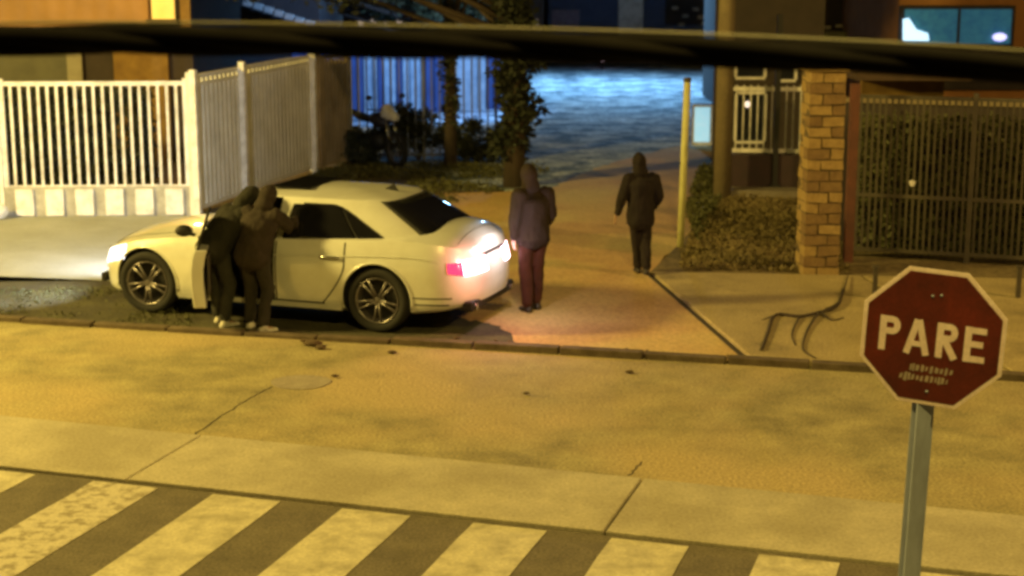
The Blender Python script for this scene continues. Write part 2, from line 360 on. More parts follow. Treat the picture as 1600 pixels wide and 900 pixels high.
# dark porch post
pp = P(1210, 290, pa.y+.45)
t = thing('porch_post', (pp.x, pp.y, pz0), 'thin black steel post in front of the white porch railing', 'post')
MB().box((0, 0, 1.5), (.09, .09, 3.0)).build('shaft', black, t); MB().box((0, 0, .02), (.18, .18, .04)).build('foot_plate', black, t)
# things on the porch: house front behind it
hx0 = P(1135, 200, 31).x; hx1 = P(1262, 200, 31).x
hs = thing('porch_house', ((hx0+hx1)/2, 31, 0), 'dark house front behind the white porch railing', 'house')
MB().box((0, .1, 2.2), (hx1-hx0+.5, .2, 4.4)).build('wall', mat('dark_brown_plaster', (0.055, 0.042, 0.035), (0.035, 0.028, 0.025), 3, .9), hs)
for (px0, px1, py0, py1) in ((1150, 1196, 88, 122), (1216, 1244, 92, 126), (1150, 1196, 145, 222)):
    x0 = P(px0, py0, 31).x-(hx0+hx1)/2; x1 = P(px1, py0, 31).x-(hx0+hx1)/2; z1 = zat(py0, 31); z0 = zat(py1, 31)
    fr_ = MB(); fr_.box(((x0+x1)/2, -.02, z1), (x1-x0, .05, .05)); fr_.box(((x0+x1)/2, -.02, z0), (x1-x0, .05, .05))
    fr_.box((x0, -.02, (z0+z1)/2), (.05, .05, z1-z0-.05)); fr_.box((x1, -.02, (z0+z1)/2), (.05, .05, z1-z0-.05))
    w_ = fr_.build('window_frame', whitem, hs)
    MB().box(((x0+x1)/2, 0.005-.01, (z0+z1)/2), (x1-x0-.06, .02, z1-z0-.06)).build('pane', mat('dark_glass', (0.02, 0.022, 0.03), None, 5, .1), w_)
sp = P(1168, 163, 28.35)
t = thing('porch_lamp', sp, 'tiny lit white lamp above the white porch railing', 'lamp')
MB().ell((0, 0, 0), (.05, .05, .06)).build('bulb', mat('bulb_glow', (1, .9, .8), None, 5, .5, emit=(1, .85, .75), estr=1.0), t, smooth=True)
MB().box((0, .03, .075), (.06, .10, .03)).build('bracket', black, t)
MB().tube([(0, .05, .075), (0, 2.6, .075)], .012, 6).build('arm', black, t)

# brick pillar
bp_ = G(1284, 436); pw = 57/FP*(bp_.y*math.cos(PITCH)+CH*math.sin(PITCH)); ph = zat(113, bp_.y)
pil = thing('brick_pillar', (bp_.x, bp_.y+.1, 0.0), 'tall rough brick pillar at the left end of the dark railing', 'pillar', rz=R(3))
MB().box((0, pw/2, ph/2-.01), (pw-.03, pw-.03, ph-.02)).build('core', mortar, pil)
nc = 19; ch = ph/nc; BR = []
for v in range(4):
    for w_ in (pw*.62, pw*.36):
        m = MB().box((0, 0, 0), (w_-.012, pw*.5, ch-.018))
        m.v = [(x+random.uniform(-.008, .008), y+random.uniform(-.006, .006), z+random.uniform(-.008, .008)) for x, y, z in m.v]
        o = m.build('brick', brickA if (v % 2) else brickB); BR.append((o.data, w_)); bpy.data.objects.remove(o)
for i in range(nc):
    z = ch*(i+.5); fl_ = i % 2
    for row in (0, 1):
        order = (0, 1) if (fl_+row) % 2 else (1, 0); x = -pw/2
        for k in order:
            v = random.choice((0, 1, 2, 3)) if row == 0 else 1
            me, w_ = BR[v*2+k]
            o = put(me, 'brick', pil, (x+w_/2+.004, pw*.25+row*pw*.5+random.uniform(-.012, .004), z), 0); x += w_+pw*.02
            o.rotation_euler = (0, random.uniform(-.03, .05), random.uniform(-.02, .02))
MB().box((0, pw/2, ph+.03), (pw+.06, pw+.06, .06)).build('cap', brickA, pil, bevel=.01)
# dark railing
fa = G(1326, 404); fb = G(1600, 420); fd = (fb-fa).normalized(); fe = fb+fd*2.4; fa = Vector((fa.x, fa.y, .03))
hF = zat(150, fa.y)-.03
rl = railing('dark_railing', fa, Vector((fe.x, fe.y, .03)), hF, 56, 0.030, darkst, 'tall dark bar railing with a hedge close behind it right of the brick pillar', 'fence', z0=.12, rails=(0.0, .36, 1.0), post=.07, posts=(0, .335, .67, 1))
# reddish gate post next to the pillar
gp = G(1322, 412)
MB().box((0, 0, hF/2+.1), (.12, .12, hF+.2)).build('gate_post', mat('rusty_steel', (0.15, 0.055, 0.035), (0.09, 0.04, 0.03), 6, .8), None)
o = bpy.data.objects['gate_post']; o.location = (gp.x+.02, gp.y, .03); tag(o, 'rusty square post between the brick pillar and the dark railing', 'post')
tg = P(1427, 287, fa.y-.35)
o = MB().add([(-.045, 0, .02), (.0, -.01, .045), (.05, 0, .02), (.03, 0, -.04), (-.02, 0, -.05), (-.045, .012, .02), (0, .008, .045), (.05, .012, .02), (.03, .012, -.04), (-.02, .012, -.05)],
             [(0, 1, 2, 3, 4), (9, 8, 7, 6, 5), (0, 5, 6, 1), (1, 6, 7, 2), (2, 7, 8, 3), (3, 8, 9, 4), (4, 9, 5, 0)]).build('paper_tag', whitem)
o.location = (tg.x, fa.y+(tg.x-fa.x)*fd.y/fd.x-.035, tg.z); tag(o, 'small white paper tag caught on the dark railing', 'tag')
# low broken wall band with posts in front of railing foot
for i, px in enumerate((1366, 1590)):
    q = G(px, 472); t = thing('short_post', (q.x, q.y, SWZ), ('thin dark stub post on the sidewalk left of the stop sign' if i == 0 else 'thin dark stub post on the sidewalk right of the stop sign'), 'post', 'stub posts on the sidewalk')
    MB().box((0, 0, .19), (.05, .05, .38)).build('shaft', darkst, t); MB().box((0, 0, .39), (.075, .075, .03)).build('cap', darkst, t)
bw2 = thing('back_wall', (fa.x+.05, fa.y+1.35, 0), 'dark garden wall behind the hedge and the dark railing', 'wall', rz=math.atan2(fd.y, fd.x))
MB().box((2.8, 0, zat(158, fa.y+1.4)/2), (5.9, .15, zat(158, fa.y+1.4))).build('wall_face', dkb2, bw2); MB().box((2.8, 0, zat(158, fa.y+1.4)+.03), (6, .22, .06)).build('coping', polem, bw2)
# ochre lean-to strip seen above the railing
q0_ = P(1345, 140, 26.5); q1_ = P(1473, 140, 26.5)
sh = thing('lean_to', ((q0_.x+q1_.x)/2, 26.5, 0), 'ochre lit wall strip under a roof behind the dark railing', 'shed')
wz0, wz1 = zat(154, 26.5), zat(122, 26.5)
MB().box((0, 0, (wz1)/2), (q1_.x-q0_.x, .15, wz1)).build('wall', mat('ochre_plaster', (0.27, 0.17, 0.045), (0.17, 0.10, 0.03), 4, .9), sh)
MB().box((0, -.25, wz1+.08), (q1_.x-q0_.x+.5, 1.1, .12)).build('roof', mat('rust_brown_sheet', (0.10, 0.06, 0.035), (0.06, 0.04, 0.025), 3, .8), sh)

# ------------------------------------------------------------------ poles, cabinet, cable
up = G(1128, 311)
t = thing('utility_pole', (up.x, up.y, 0), 'thick concrete utility pole standing by the porch', 'utility pole')
MB().tube([(0, 0, 0), (0, 0, 9)], [.155, .115], 16).build('shaft', polem, t, smooth=True)
for z in (2.6, 3.9): MB().tube([(0, 0, z), (0, 0, z+.06)], .162, 16).build('band', galv, t)
MB().box((0, 0, 8.3), (1.8, .1, .1)).build('crossarm', polem, t)
yp = G(1063, 388); ytop = P(1074, 128, yp.y)
t = thing('yellow_post', (yp.x, yp.y, 0), 'slim pale yellow post leaning slightly beside the walking person', 'post')
dx = ytop.x-yp.x
ym = mat('pale_yellow_paint', (0.62, 0.62, 0.28), (0.46, 0.45, 0.20), 6, .6)
MB().tube([(0, 0, 0), (dx*.5, 0, ytop.z*.5), (dx, 0, ytop.z)], .052, 10).build('shaft', ym, t, smooth=True)
MB().tube([(dx, 0, ytop.z), (dx, 0, ytop.z+.06)], .058, 10).build('cap', darkst, t)
cb = G(1096, 226)
t = thing('utility_cabinet', (cb.x, cb.y, 0), 'roadside box with a glowing cyan front behind the yellow post', 'cabinet')
MB().box((0, 0, .45), (.42, .4, .9)).build('body', whitem, t, bevel=.01); MB().box((.27, .02, .45), (.1, .42, .92)).build('side_panel', mat('deep_blue_paint', (0.02, 0.05, 0.20), None, 5, .5), t)
MB().box((-.02, -.215, .47), (.34, .02, .76)).build('glow_panel', mat('cyan_glow_front', (.5, .7, .8), (.3, .5, .6), 8, .5, emit=(.38, .75, .95), estr=.75), t, bevel=.005)  # cyan glow added to make the box front bright
# bundle of cables strung close to the camera
t = thing('overhead_cable', (0, 4.6, 4.0), 'thick dark bundle of cables sagging across the top of the view', 'cable')
ctr = [(-500, 82), (0, 64), (300, 63), (600, 67), (900, 74), (1200, 85), (1600, 107), (2200, 160)]
pts = [P(x, y, 4.6)-Vector((0, 4.6, 4.0)) for x, y in ctr]
def crom(pts, n):
    out = []
    for i in range(len(pts)-1):
        p0 = pts[max(i-1, 0)]; p1 = pts[i]; p2 = pts[i+1]; p3 = pts[min(i+2, len(pts)-1)]
        for k in range(n):
            q = k/n
            out.append(0.5*((2*p1)+(p2-p0)*q+(2*p0-5*p1+4*p2-p3)*q*q+(3*p1-p0-3*p2+p3)*q**3))
    return out+[pts[-1]]
pts = crom(pts, 14)
for k in range(3):
    q = [p+Vector((0, math.cos(i*.16+k*2.094)*.016, math.sin(i*.16+k*2.094)*.016)) for i, p in enumerate(pts)]
    MB().tube(q, .0300, 10).build('cable_strand', cablem, t, smooth=True)
MB().tube([p+Vector((0, 0, .0490)) for p in pts], .0045, 6).build('rim_highlight_strand', mat('rim_highlight_pale', (.30, .29, .22), None, 5, .6), t, smooth=True)  # thin pale strand drawn for the lamplit rim on the cable top

# ------------------------------------------------------------------ stop sign
SY = 8.35
sc_ = P(1455, 527, SY)
rootz = 0.0; bx = P(1424, 1140, SY)
sgn = thing('stop_sign', (sc_.x-.055, SY+.03, 0), 'red octagonal stop sign reading PARE on a leaning galvanised post', 'sign')
tilt = Matrix.Rotation(R(1.5), 4, 'Y')
inner = tilt
hs_ = sc_.z/math.cos(R(1.5))
# post: omega channel
pm = MB()
prof = [(-.062, -.0), (-.034, -.0), (-.034, -.035), (.034, -.035), (.034, 0), (.062, 0), (.062, -.005), (.039, -.005), (.039, -.041), (-.039, -.041), (-.039, -.005), (-.062, -.005)]
n = len(prof); top_ = hs_+.30; vs = []
for z in (0, top_): vs += [inner @ Vector((x, y+.03, z)) for x, y in prof]
pm.add(vs, [(i, (i+1) % n, n+(i+1) % n, n+i) for i in range(n)]+[tuple(range(n)), tuple(range(2*n-1, n-1, -1))])
po = pm.build('post', galv, sgn)
M2 = inner @ Matrix.Translation((0, -.045, hs_)) @ Matrix.Rotation(R(1.6), 4, 'Y') @ Matrix.Rotation(R(-24), 4, 'Z') @ Matrix.Rotation(R(3), 4, 'X') @ Matrix.Scale(.94, 4)
def octo(r, y0, y1):
    pts = [(r*math.cos(PI/8+i*PI/4), r*math.sin(PI/8+i*PI/4)) for i in range(8)]; vs = []
    for y in (y0, y1): vs += [M2 @ Vector((x, y, z)) for x, z in pts]
    return MB().add(vs, [tuple(range(8)), tuple(range(15, 7, -1))]+[(i, (i+1) % 8, 8+(i+1) % 8, 8+i) for i in range(8)])
ra_ = 0.80/2/math.cos(PI/8)
sw_ = mat('sign_white', (0.85, 0.72, 0.70), (0.72, 0.58, 0.55), 14, .5, fine=.1)
sr_ = mat('sign_red', (0.14, 0.020, 0.014), (0.07, 0.013, 0.011), 5, .45, fine=.15)
plate = octo(ra_, -.003, .003).build('border_plate', sw_, sgn, bevel=.002)
face = octo(ra_*.94, -.0055, -.003).build('red_face', sr_, sgn)
SWD = .038      # stroke width of the letters
def ribbon(mb, pts, y0, w=SWD):
    n = len(pts); L_, R_ = [], []
    for i, p in enumerate(pts):
        a_ = Vector(pts[max(i-1, 0)]); b_ = Vector(pts[min(i+1, n-1)]); p = Vector(p)
        d0 = (p-a_).normalized() if i else (b_-p).normalized(); d1 = (b_-p).normalized() if i < n-1 else d0
        t_ = (d0+d1).normalized(); nn = Vector((-t_.y, t_.x)); k = w/2/max(.3, nn.dot(Vector((-d0.y, d0.x)))); L_.append(p+nn*k); R_.append(p-nn*k)
    vs = [M2 @ Vector((q.x, y, q.y)) for y in (y0, -.0056) for q in L_+R_]; m_ = 2*n
    fs = [(i, i+1, n+i+1, n+i) for i in range(n-1)]+[(m_+i, m_+n+i, m_+n+i+1, m_+i+1) for i in range(n-1)]
    ed = list(range(n))+list(range(2*n-1, n-1, -1)); fs += [(ed[i], ed[(i+1) % len(ed)], m_+ed[(i+1) % len(ed)], m_+ed[i]) for i in range(len(ed))]
    mb.add(vs, fs)
LH, LW = .205, .118; zb_ = -.108; hw_ = SWD/2
def bowl(x): return [(x-LW/2+SWD, zb_+LH-hw_), (x+.012, zb_+LH-hw_)]+[(x+.012+(LW/2-.012-hw_)*math.sin(a_), zb_+LH-hw_-(.107-SWD)/2*1.0*(1-math.cos(a_))) for a_ in np.linspace(.25, PI-.25, 9)]+[(x+.012, zb_+LH-.107+hw_), (x-LW/2+SWD, zb_+LH-.107+hw_)]
for c_, x_ in zip('PARE', (-.240, -.083, .083, .238)):
    mb = MB(); xl = x_-LW/2
    if c_ in 'PRE': ribbon(mb, [(xl+hw_, zb_), (xl+hw_, zb_+LH)], -.0075)
    if c_ in 'PR': ribbon(mb, bowl(x_), -.0080, .036)
    if c_ == 'R': ribbon(mb, [(x_-.012, zb_+LH-.107+.006), (x_+LW/2-.010, zb_)], -.0085)
    if c_ == 'E':
        for z_, r_x in ((zb_+hw_, LW/2), (zb_+LH/2+.004, LW/2-.014), (zb_+LH-hw_, LW/2)): ribbon(mb, [(xl+SWD, z_), (x_+r_x, z_)], -.0080, .035)
    if c_ == 'A':
        ribbon(mb, [(x_-.056, zb_), (x_-.004, zb_+LH)], -.0075, .036); ribbon(mb, [(x_+.056, zb_), (x_+.004, zb_+LH)], -.0080, .036); ribbon(mb, [(x_-.030, zb_+.062), (x_+.030, zb_+.062)], -.0085, .030)
    mb.build('letter', sw_, face)
# scuffed sticker with unreadable remains of print
stk = MB(); rnd = random.Random(3)
for row, (z, x0, x1, h_) in enumerate(((-.188, -.11, .13, .045), (-.245, -.165, .115, .05))):
    x = x0
    while x < x1:
        w_ = rnd.uniform(.012, .026); hh = h_*rnd.uniform(.55, 1)
        c_ = [(x, z-hh/2), (x+w_*.8, z-hh/2+rnd.uniform(-.004, .006)), (x+w_, z+hh/2), (x+w_*rnd.uniform(.1, .4), z+hh/2+rnd.uniform(-.006, .006))]
        vs = [M2 @ Vector((a_, y_, b_)) for y_ in (-.0068, -.0056) for a_, b_ in c_]
        stk.add(vs, [(0, 1, 2, 3), (7, 6, 5, 4), (0, 4, 5, 1), (1, 5, 6, 2), (2, 6, 7, 3), (3, 7, 4, 0)]); x += w_+rnd.uniform(.001, .008)
stk.build('sticker_remains', mat('sticker', (.48, .38, .32), (.22, .22, .18), 22, .6), face)
for x, z in ((-.02, .245), (.028, .255), (0, -.32)):
    mm = M2 @ Matrix.Translation((x, -.006, z)) @ Matrix.Rotation(PI/2, 4, 'X')
    MB().lathe([(0, .006), (.007, .005), (.009, 0)], 10, mm).build('bolt', galv, sgn, smooth=True)
mm = M2
MB().add([M2 @ Vector(v) for v in ((-.22, .004, .2), (.22, .004, .2), (.22, .012, .2), (-.22, .012, .2), (-.22, .004, .24), (.22, .004, .24), (.22, .012, .24), (-.22, .012, .24))],
         [(0, 3, 2, 1), (4, 5, 6, 7), (0, 1, 5, 4), (1, 2, 6, 5), (2, 3, 7, 6), (3, 0, 4, 7)]).build('back_strap', galv, sgn)
# ------------------------------------------------------------------ car
K = 1.076
wfr = G(237, 488, .012); wrr = G(592, 518, .012)
cdir = (wfr-wrr).normalized(); yaw = math.atan2(cdir.y, cdir.x)
left = Vector((-cdir.y, cdir.x, 0))
co = (wfr+wrr)/2-left*(.80*K); co.z = .012
car = thing('parked_car', co, 'silvery white saloon car with its lights on and its front door open at the kerb', 'car', rz=yaw)
car.scale = (K, K, K)
# one car paint (pearl white with a clear coat)
cpaint = mat('car_paint', (0.76, 0.78, 0.74), (0.62, 0.62, 0.56), 2.2, 0.30, metal=0.15, coat=0.9, contrast=(.45, .8))
cglass = mat('car_glass', (0.012, 0.012, 0.014), None, 3, 0.06, spec=.6)
chrome = mat('chrome_trim', (0.55, 0.55, 0.55), None, 3, 0.2, metal=1)
rimm = mat('alloy_rim', (0.26, 0.24, 0.25), (0.2, 0.19, 0.2), 3, 0.35, metal=.7)
tyrem = mat('tyre_rubber', (0.020, 0.020, 0.020), None, 3, 0.85)
inner_m = mat('cabin_dark', (0.010, 0.010, 0.010), None, 3, 0.9)
seatm = mat('seat_leather', (0.05, 0.045, 0.04), None, 3, 0.6)
X0, X1 = -2.40, 2.16
def smooth_tab(pts):
    xs = np.linspace(X0-.05, X1+.05, 400); ys = np.interp(xs, [p[0] for p in pts], [p[1] for p in pts])
    k = np.hanning(41); k /= k.sum(); yp_ = np.pad(ys, 20, mode='edge'); ys = np.convolve(yp_, k, 'valid')
    return lambda x: float(np.interp(x, xs, ys))
f_zs = smooth_tab([(-2.4, .86), (-2.2, .93), (-1.8, .985), (-1.2, .965), (-.4, .925), (.5, .90), (1.0, .87), (1.5, .80), (1.9, .70), (2.16, .60)])
f_zt = smooth_tab([(-2.4, .93), (-2.25, 1.03), (-2.0, 1.085), (-1.6, 1.10), (-1.0, 1.09), (.6, 1.0), (1.0, .985), (1.4, .935), (1.8, .84), (2.05, .74), (2.16, .66)])
f_z0 = smooth_tab([(-2.4, .34), (-2.1, .26), (-1.7, .21), (-.9, .20), (.9, .20), (1.8, .19), (2.16, .22)])
HW = .885
def plan(x):
    if x > .9: q = (x-.9)/(X1-.9); return HW*max(0, 1-q**4.2)**(1/2.6)
    if x < -1.2: q = (-1.2-x)/(-1.2-X0); return HW*(1-.035*min(1, q)**2)*max(0, 1-q**6)**(1/3.0)
    return HW
def side_prof(t): return float(np.interp(t, [0, .06, .22, .45, .66, .72, .86, 1.0], [.955, .975, .988, 1.0, 1.0, .992, .972, .935]))
def end_tilt(x, z):
    if x > 1.2:
        k = ((x-1.2)/(X1-1.2))**3; return -k*(.32*max(0, z-.5)+.10*max(0, .38-z))
    if x < -1.6:
        k = ((-1.6-x)/(-1.6-X0))**3; return k*(.30*max(0, z-.62)+.12*max(0, .42-z))
    return 0
def side_y(x, z):
    z0, zs = f_z0(x), f_zs(x); t = min(1, max(0, (z-z0-.03)/(zs-z0-.03))); return plan(x)*side_prof(t)
th = np.linspace(0, 1, 34)
xf = [.9+(X1-.9)*math.sin(q*PI/2) for q in th]; xr = [-1.2+(X0+1.2)*math.sin(q*PI/2) for q in th]
xs_ = sorted(set([round(v, 5) for v in xr+list(np.linspace(-1.2, .9, 40))+xf]))
ts = [0, .03, .06, .14, .22, .34, .45, .56, .66, .70, .74, .80, .86, .93, 1.0]; us = [.12, .25, .4, .6, .8, 1.0]
def section(x):
    z0, zs, zt = f_z0(x), f_zs(x), f_zt(x); w = plan(x); pts = [(0, z0), (w*.5, z0), (w*.90, z0)]
    for t in ts: pts.append((w*side_prof(t), z0+.03+(zs-z0-.03)*t))
    for u in us: pts.append((w*.935*(1-u), zs+(zt-zs)*(1-(1-u)**2.4)))
    return [(x+end_tilt(x, z), y, z) for y, z in pts]
mb = MB(); secs = [section(x) for x in xs_]; n = len(secs[0]); full = []
for s_ in secs: full.append(s_+[(x, -y, z) for x, y, z in s_[-2:0:-1]])
n = len(full[0]); mb.v = [p for s_ in full for p in s_]
mb.f = [(i*n+k, (i+1)*n+k, (i+1)*n+(k+1) % n, i*n+(k+1) % n) for i in range(len(full)-1) for k in range(n)]
mb.f += [tuple(range(n)), tuple(range(len(mb.v)-1, len(mb.v)-n-1, -1))]
body = mb.build('body', [cpaint, inner_m], None, smooth=False)
bm = bmesh.new(); bm.from_mesh(body.data); bmesh.ops.remove_doubles(bm, verts=bm.verts, dist=1e-5)
bmesh.ops.dissolve_degenerate(bm, dist=1e-5, edges=bm.edges); bmesh.ops.recalc_face_normals(bm, faces=bm.faces); bm.to_mesh(body.data); bm.free()
# greenhouse
GN = 4.6
CB, AB, WB = -.61, 1.58, .805; CT, AT, WT = -.54, .84, .60
def cap_(v, n_): return max(0.0, 1-abs(v)**n_)**(1/n_)
def gsurf(q, p, v, off=0.0):   # q, p on the unit superellipse; v height 0..1
    xb, yb, zb = CB+AB*q, WB*p, .90; xt, yt, zt = CT+AT*q, WT*p, 1.345
    x, y, z = xb+(xt-xb)*v, yb+(yt-yb)*v, zb+(zt-zb)*v
    bul = .028*math.sin(PI*v)+off
    nx, ny = q**3, p**3; l_ = math.hypot(nx, ny) or 1
    return Vector((x+nx/l_*bul, y+ny/l_*bul, z+off*.35))
ring = []
for i in range(96):
    a_ = 2*PI*i/96; c_, s_ = math.cos(a_), math.sin(a_)
    ring.append((math.copysign(abs(c_)**(2/GN), c_), math.copysign(abs(s_)**(2/GN), s_)))
vs = []; rows = []
for v in np.linspace(0, 1, 9): rows.append([gsurf(q, p, v) for q, p in ring])
for r_ in (.97, .9, .75, .5, .25): rows.append([Vector((CT+AT*q*r_, WT*p*r_, 1.345+.075*(1-r_**2.2))) for q, p in ring])
mb = MB(); n = 96; mb.v = [tuple(p) for r_ in rows for p in r_]
mb.f = [(i*n+k, i*n+(k+1) % n, (i+1)*n+(k+1) % n, (i+1)*n+k) for i in range(len(rows)-1) for k in range(n)]
mb.f += [tuple(range(n))[::-1], tuple(range((len(rows)-1)*n, len(rows)*n))]
roof = mb.build('roof', [cpaint, inner_m], None)
def cut(o, cutter):
    b_ = o.modifiers.new('cut', 'BOOLEAN'); b_.operation = 'DIFFERENCE'; b_.object = cutter; b_.solver = 'EXACT'
    b_.material_mode = 'TRANSFER'; bake(o); me = cutter.data; bpy.data.objects.remove(cutter)
def flat(o): pass
AX, AXR, WR_ = 1.38, -1.38, .342
for ax in (AX, AXR):
    for sgn_ in (1, -1):
        c = MB().lathe([(0, 0), (.385, 0), (.385, .36), (0, .36)], 40, Matrix.Translation((ax, sgn_*.60+(-.0 if sgn_ > 0 else -.36)+(0), WR_+.005)) @ Matrix.Rotation(-PI/2, 4, 'X')).build('c', inner_m)
        bm = bmesh.new(); bm.from_mesh(c.data); bmesh.ops.remove_doubles(bm, verts=bm.verts, dist=1e-5); bmesh.ops.recalc_face_normals(bm, faces=bm.faces); bm.to_mesh(c.data); bm.free()
        cut(body, c)
DX0, DX1 = -.20, .73
for o_ in (body, roof):
    c = MB().box(((DX0+DX1)/2, .75, .80), (DX1-DX0, .9, 1.04)).build('c', inner_m); 
    if o_ is roof:
        bpy.data.objects.remove(c)
        c = MB().add([(DX0, .25, .85), (DX1+.02, .25, .85), (DX1+.02, 1.2, .85), (DX0, 1.2, .85), (DX0, .25, 1.335), (.22, .25, 1.335), (.22, 1.2, 1.335), (DX0, 1.2, 1.335)],
                     [(0, 3, 2, 1), (4, 5, 6, 7), (0, 1, 5, 4), (1, 2, 6, 5), (2, 3, 7, 6), (3, 0, 4, 7)]).build('c', inner_m)
    cut(o_, c)
for o_ in (body, roof):
    o_.parent = car
    me = o_.data
    me.polygons.foreach_set('use_smooth', [True]*len(me.polygons))
    bm = bmesh.new(); bm.from_mesh(me)
    for e_ in bm.edges:
        if len(e_.link_faces) == 2 and e_.calc_face_angle(0) > R(32): e_.smooth = False
    bm.to_mesh(me); bm.free()
    body_ob = body
# side windows and glass patches
def patch(name, grid, m, parent, th=0.004):
    nu, nv = len(grid), len(grid[0]); mb = MB(); mb.v = [tuple(p) for r_ in grid for p in r_]
    mb.f = [(i*nv+k, (i+1)*nv+k, (i+1)*nv+k+1, i*nv+k+1) for i in range(nu-1) for k in range(nv-1)]
    o = mb.build(name, m, parent, smooth=True, fix=True)
    s_ = o.modifiers.new('thick', 'SOLIDIFY'); s_.thickness = th; s_.offset = 0
    return o
def sidewin(name, sgn_, q0, q1, v0, v1f, m, off, parent=car, nn=26):
    g_ = []
    for i in range(nn):
        q = q0+(q1-q0)*i/(nn-1); v1 = v1f(q); g_.append([gsurf(q, sgn_*cap_(q, GN), v0+(v1-v0)*k/8, off) for k in range(9)])
    return patch(name, g_, m, parent)
def topc(q):      # upper outline of the side glass, rounded down at both ends
    e = .85
    if q < -.231: e -= .85*((-.231-q)/.36)**2.6*.92
    return max(.10, e)
for sg in (1, -1):
    sidewin('window_surround', sg, .10, -.60, .015, lambda q: min(.885, topc(q+.015)+.035), black, .004)
    sidewin('rear_door_window', sg, -.01+.0 if sg < 0 else .215, -.358, .05, topc, cglass, .009)
    sidewin('quarter_window', sg, -.37, -.578, .05, topc, cglass, .009)
    ct = [gsurf(q, sg*cap_(q, GN), .02, .012) for q in np.linspace(.13 if sg > 0 else .8, -.59, 30)]
    MB().tube(ct, .009, 6).build('window_trim', chrome, car, smooth=True)
sidewin('front_door_window', -1, .80, .10, .05, lambda q: .85, cglass, .009)
def endwin(name, fr_, pmax, v0, v1, off, m):
    g_ = []
    for i in range(21):
        p = -pmax+2*pmax*i/20; g_.append([gsurf(fr_*cap_(p, GN), p, v0+(v1-v0)*k/8, off) for k in range(9)])
    return patch(name, g_, m, car)
endwin('windscreen', 1, .86, .14, .94, .007, cglass); endwin('rear_window', -1, .82, .24, .93, .007, cglass)
endwin('rear_window_edge', -1, .86, .21, .96, .003, black)
# sunroof
MB().prism([(.05, -.40), (.05, .40), (-.42, .40), (-.42, -.40)], 1.40, 1.424).build('sunroof', cglass, car, bevel=.004)
# sill, panel gaps, belt crease
def strip(pts, w, m, name, lift=.004, sg=1):
    vs = []; up_ = []
    for i, (x, z) in enumerate(pts):
        a_ = pts[max(0, i-1)]; b_ = pts[min(len(pts)-1, i+1)]; d_ = Vector((b_[0]-a_[0], b_[1]-a_[1])).normalized(); nx, nz = -d_.y*w/2, d_.x*w/2
        for e in (-1, 1): vs.append((x+e*nx, sg*(side_y(x+e*nx, z+e*nz)+lift), z+e*nz))
    mb = MB().add(vs, [(2*i, 2*i+2, 2*i+3, 2*i+1) for i in range(len(pts)-1)])
    o = mb.build(name, m, car); s_ = o.modifiers.new('t', 'SOLIDIFY'); s_.thickness = .004; s_.offset = 0; return o
for sg in (1, -1):
    strip([(-.22, z) for z in np.linspace(.27, .90, 14)], .015, black, 'door_gap', .001, sg)
    strip([(-1.02+.18*max(0, (.72-z))/.4*.0, z) for z in np.linspace(.70, .93, 8)]+[], .015, black, 'door_gap', .0015, sg)
    strip([(-1.02+.26*((.70-z)/.42)**1.5, z) for z in np.linspace(.70, .28, 12)], .015, black, 'door_gap', .0015, sg)
    strip([(x, .275) for x in np.linspace(-.78, .80, 20)], .014, black, 'sill_gap', .0015, sg)
    strip([(x, .235) for x in np.linspace(-.98, .98, 24)], .05, cpaint, 'sill_cover', .018, sg)
    strip([(x, f_zs(x)-.16) for x in np.linspace(-2.0, -.2, 30)], .012, cpaint, 'crease', .008, sg)
    strip([(x, .40) for x in np.linspace(-1.78, -2.18, 10)], .012, black, 'bumper_gap', .001, sg)
    strip([(x, .33) for x in np.linspace(-1.80, -2.15, 10)], .012, black, 'bumper_lip', .001, sg)
    hx = -.86
    MB().tube([(hx+.11, sg*(side_y(hx+.1, .77)+.012), .775), (hx+.08, sg*(side_y(hx, .77)+.035), .778), (hx-.08, sg*(side_y(hx, .77)+.035), .778), (hx-.11, sg*(side_y(hx, .77)+.012), .775)], .013, 8).build('door_handle', chrome, car, smooth=True)
    # arch lips
    for ax in (AX, AXR):
        arc = [(ax+.395*math.cos(a_), WR_+.005+.395*math.sin(a_)) for a_ in np.linspace(-.18, PI+.18, 28)]
        MB().tube([(x, sg*(side_y(x, max(z, .27))+.002), z) for x, z in arc], .013, 6).build('arch_lip', cpaint, car, smooth=True)
def top_z(x, y):
    w = max(plan(x)*.935, 1e-3); u = 1-min(1, abs(y)/w); zs, zt = f_zs(x), f_zt(x); return zs+(zt-zs)*(1-(1-u)**2.4)
def seam(pts, name, rad=.006):
    MB().tube([(x+end_tilt(x, top_z(x, y)), y, top_z(x, y)-rad*.35) for x, y in pts], rad, 5).build(name, black, car)
for sg in (1, -1):
    seam([(x, sg*(.70-.10*max(0, (x-1.3)/.6))) for x in np.linspace(1.0, 1.9, 16)], 'bonnet_gap')
seam([(-2.235, y) for y in np.linspace(-.6, .6, 20)], 'boot_lip', .003)
seam([(1.93, y) for y in np.linspace(-.6, .6, 20)], 'bonnet_gap')
fq = [(-1.62+.075*math.cos(a_), .80+.075*math.sin(a_)) for a_ in np.linspace(0, 2*PI, 20)]
MB().tube([(x, -(side_y(x, z)+.001), z) for x, z in fq], .004, 5).build('fuel_flap', black, car)
MB().add([(-1.12, -.02, 1.39), (-1.12, .02, 1.39), (-1.28, .0, 1.36), (-1.22, .0, 1.45)], [(0, 1, 3), (1, 2, 3), (2, 0, 3), (0, 2, 1)]).build('aerial', black, car)
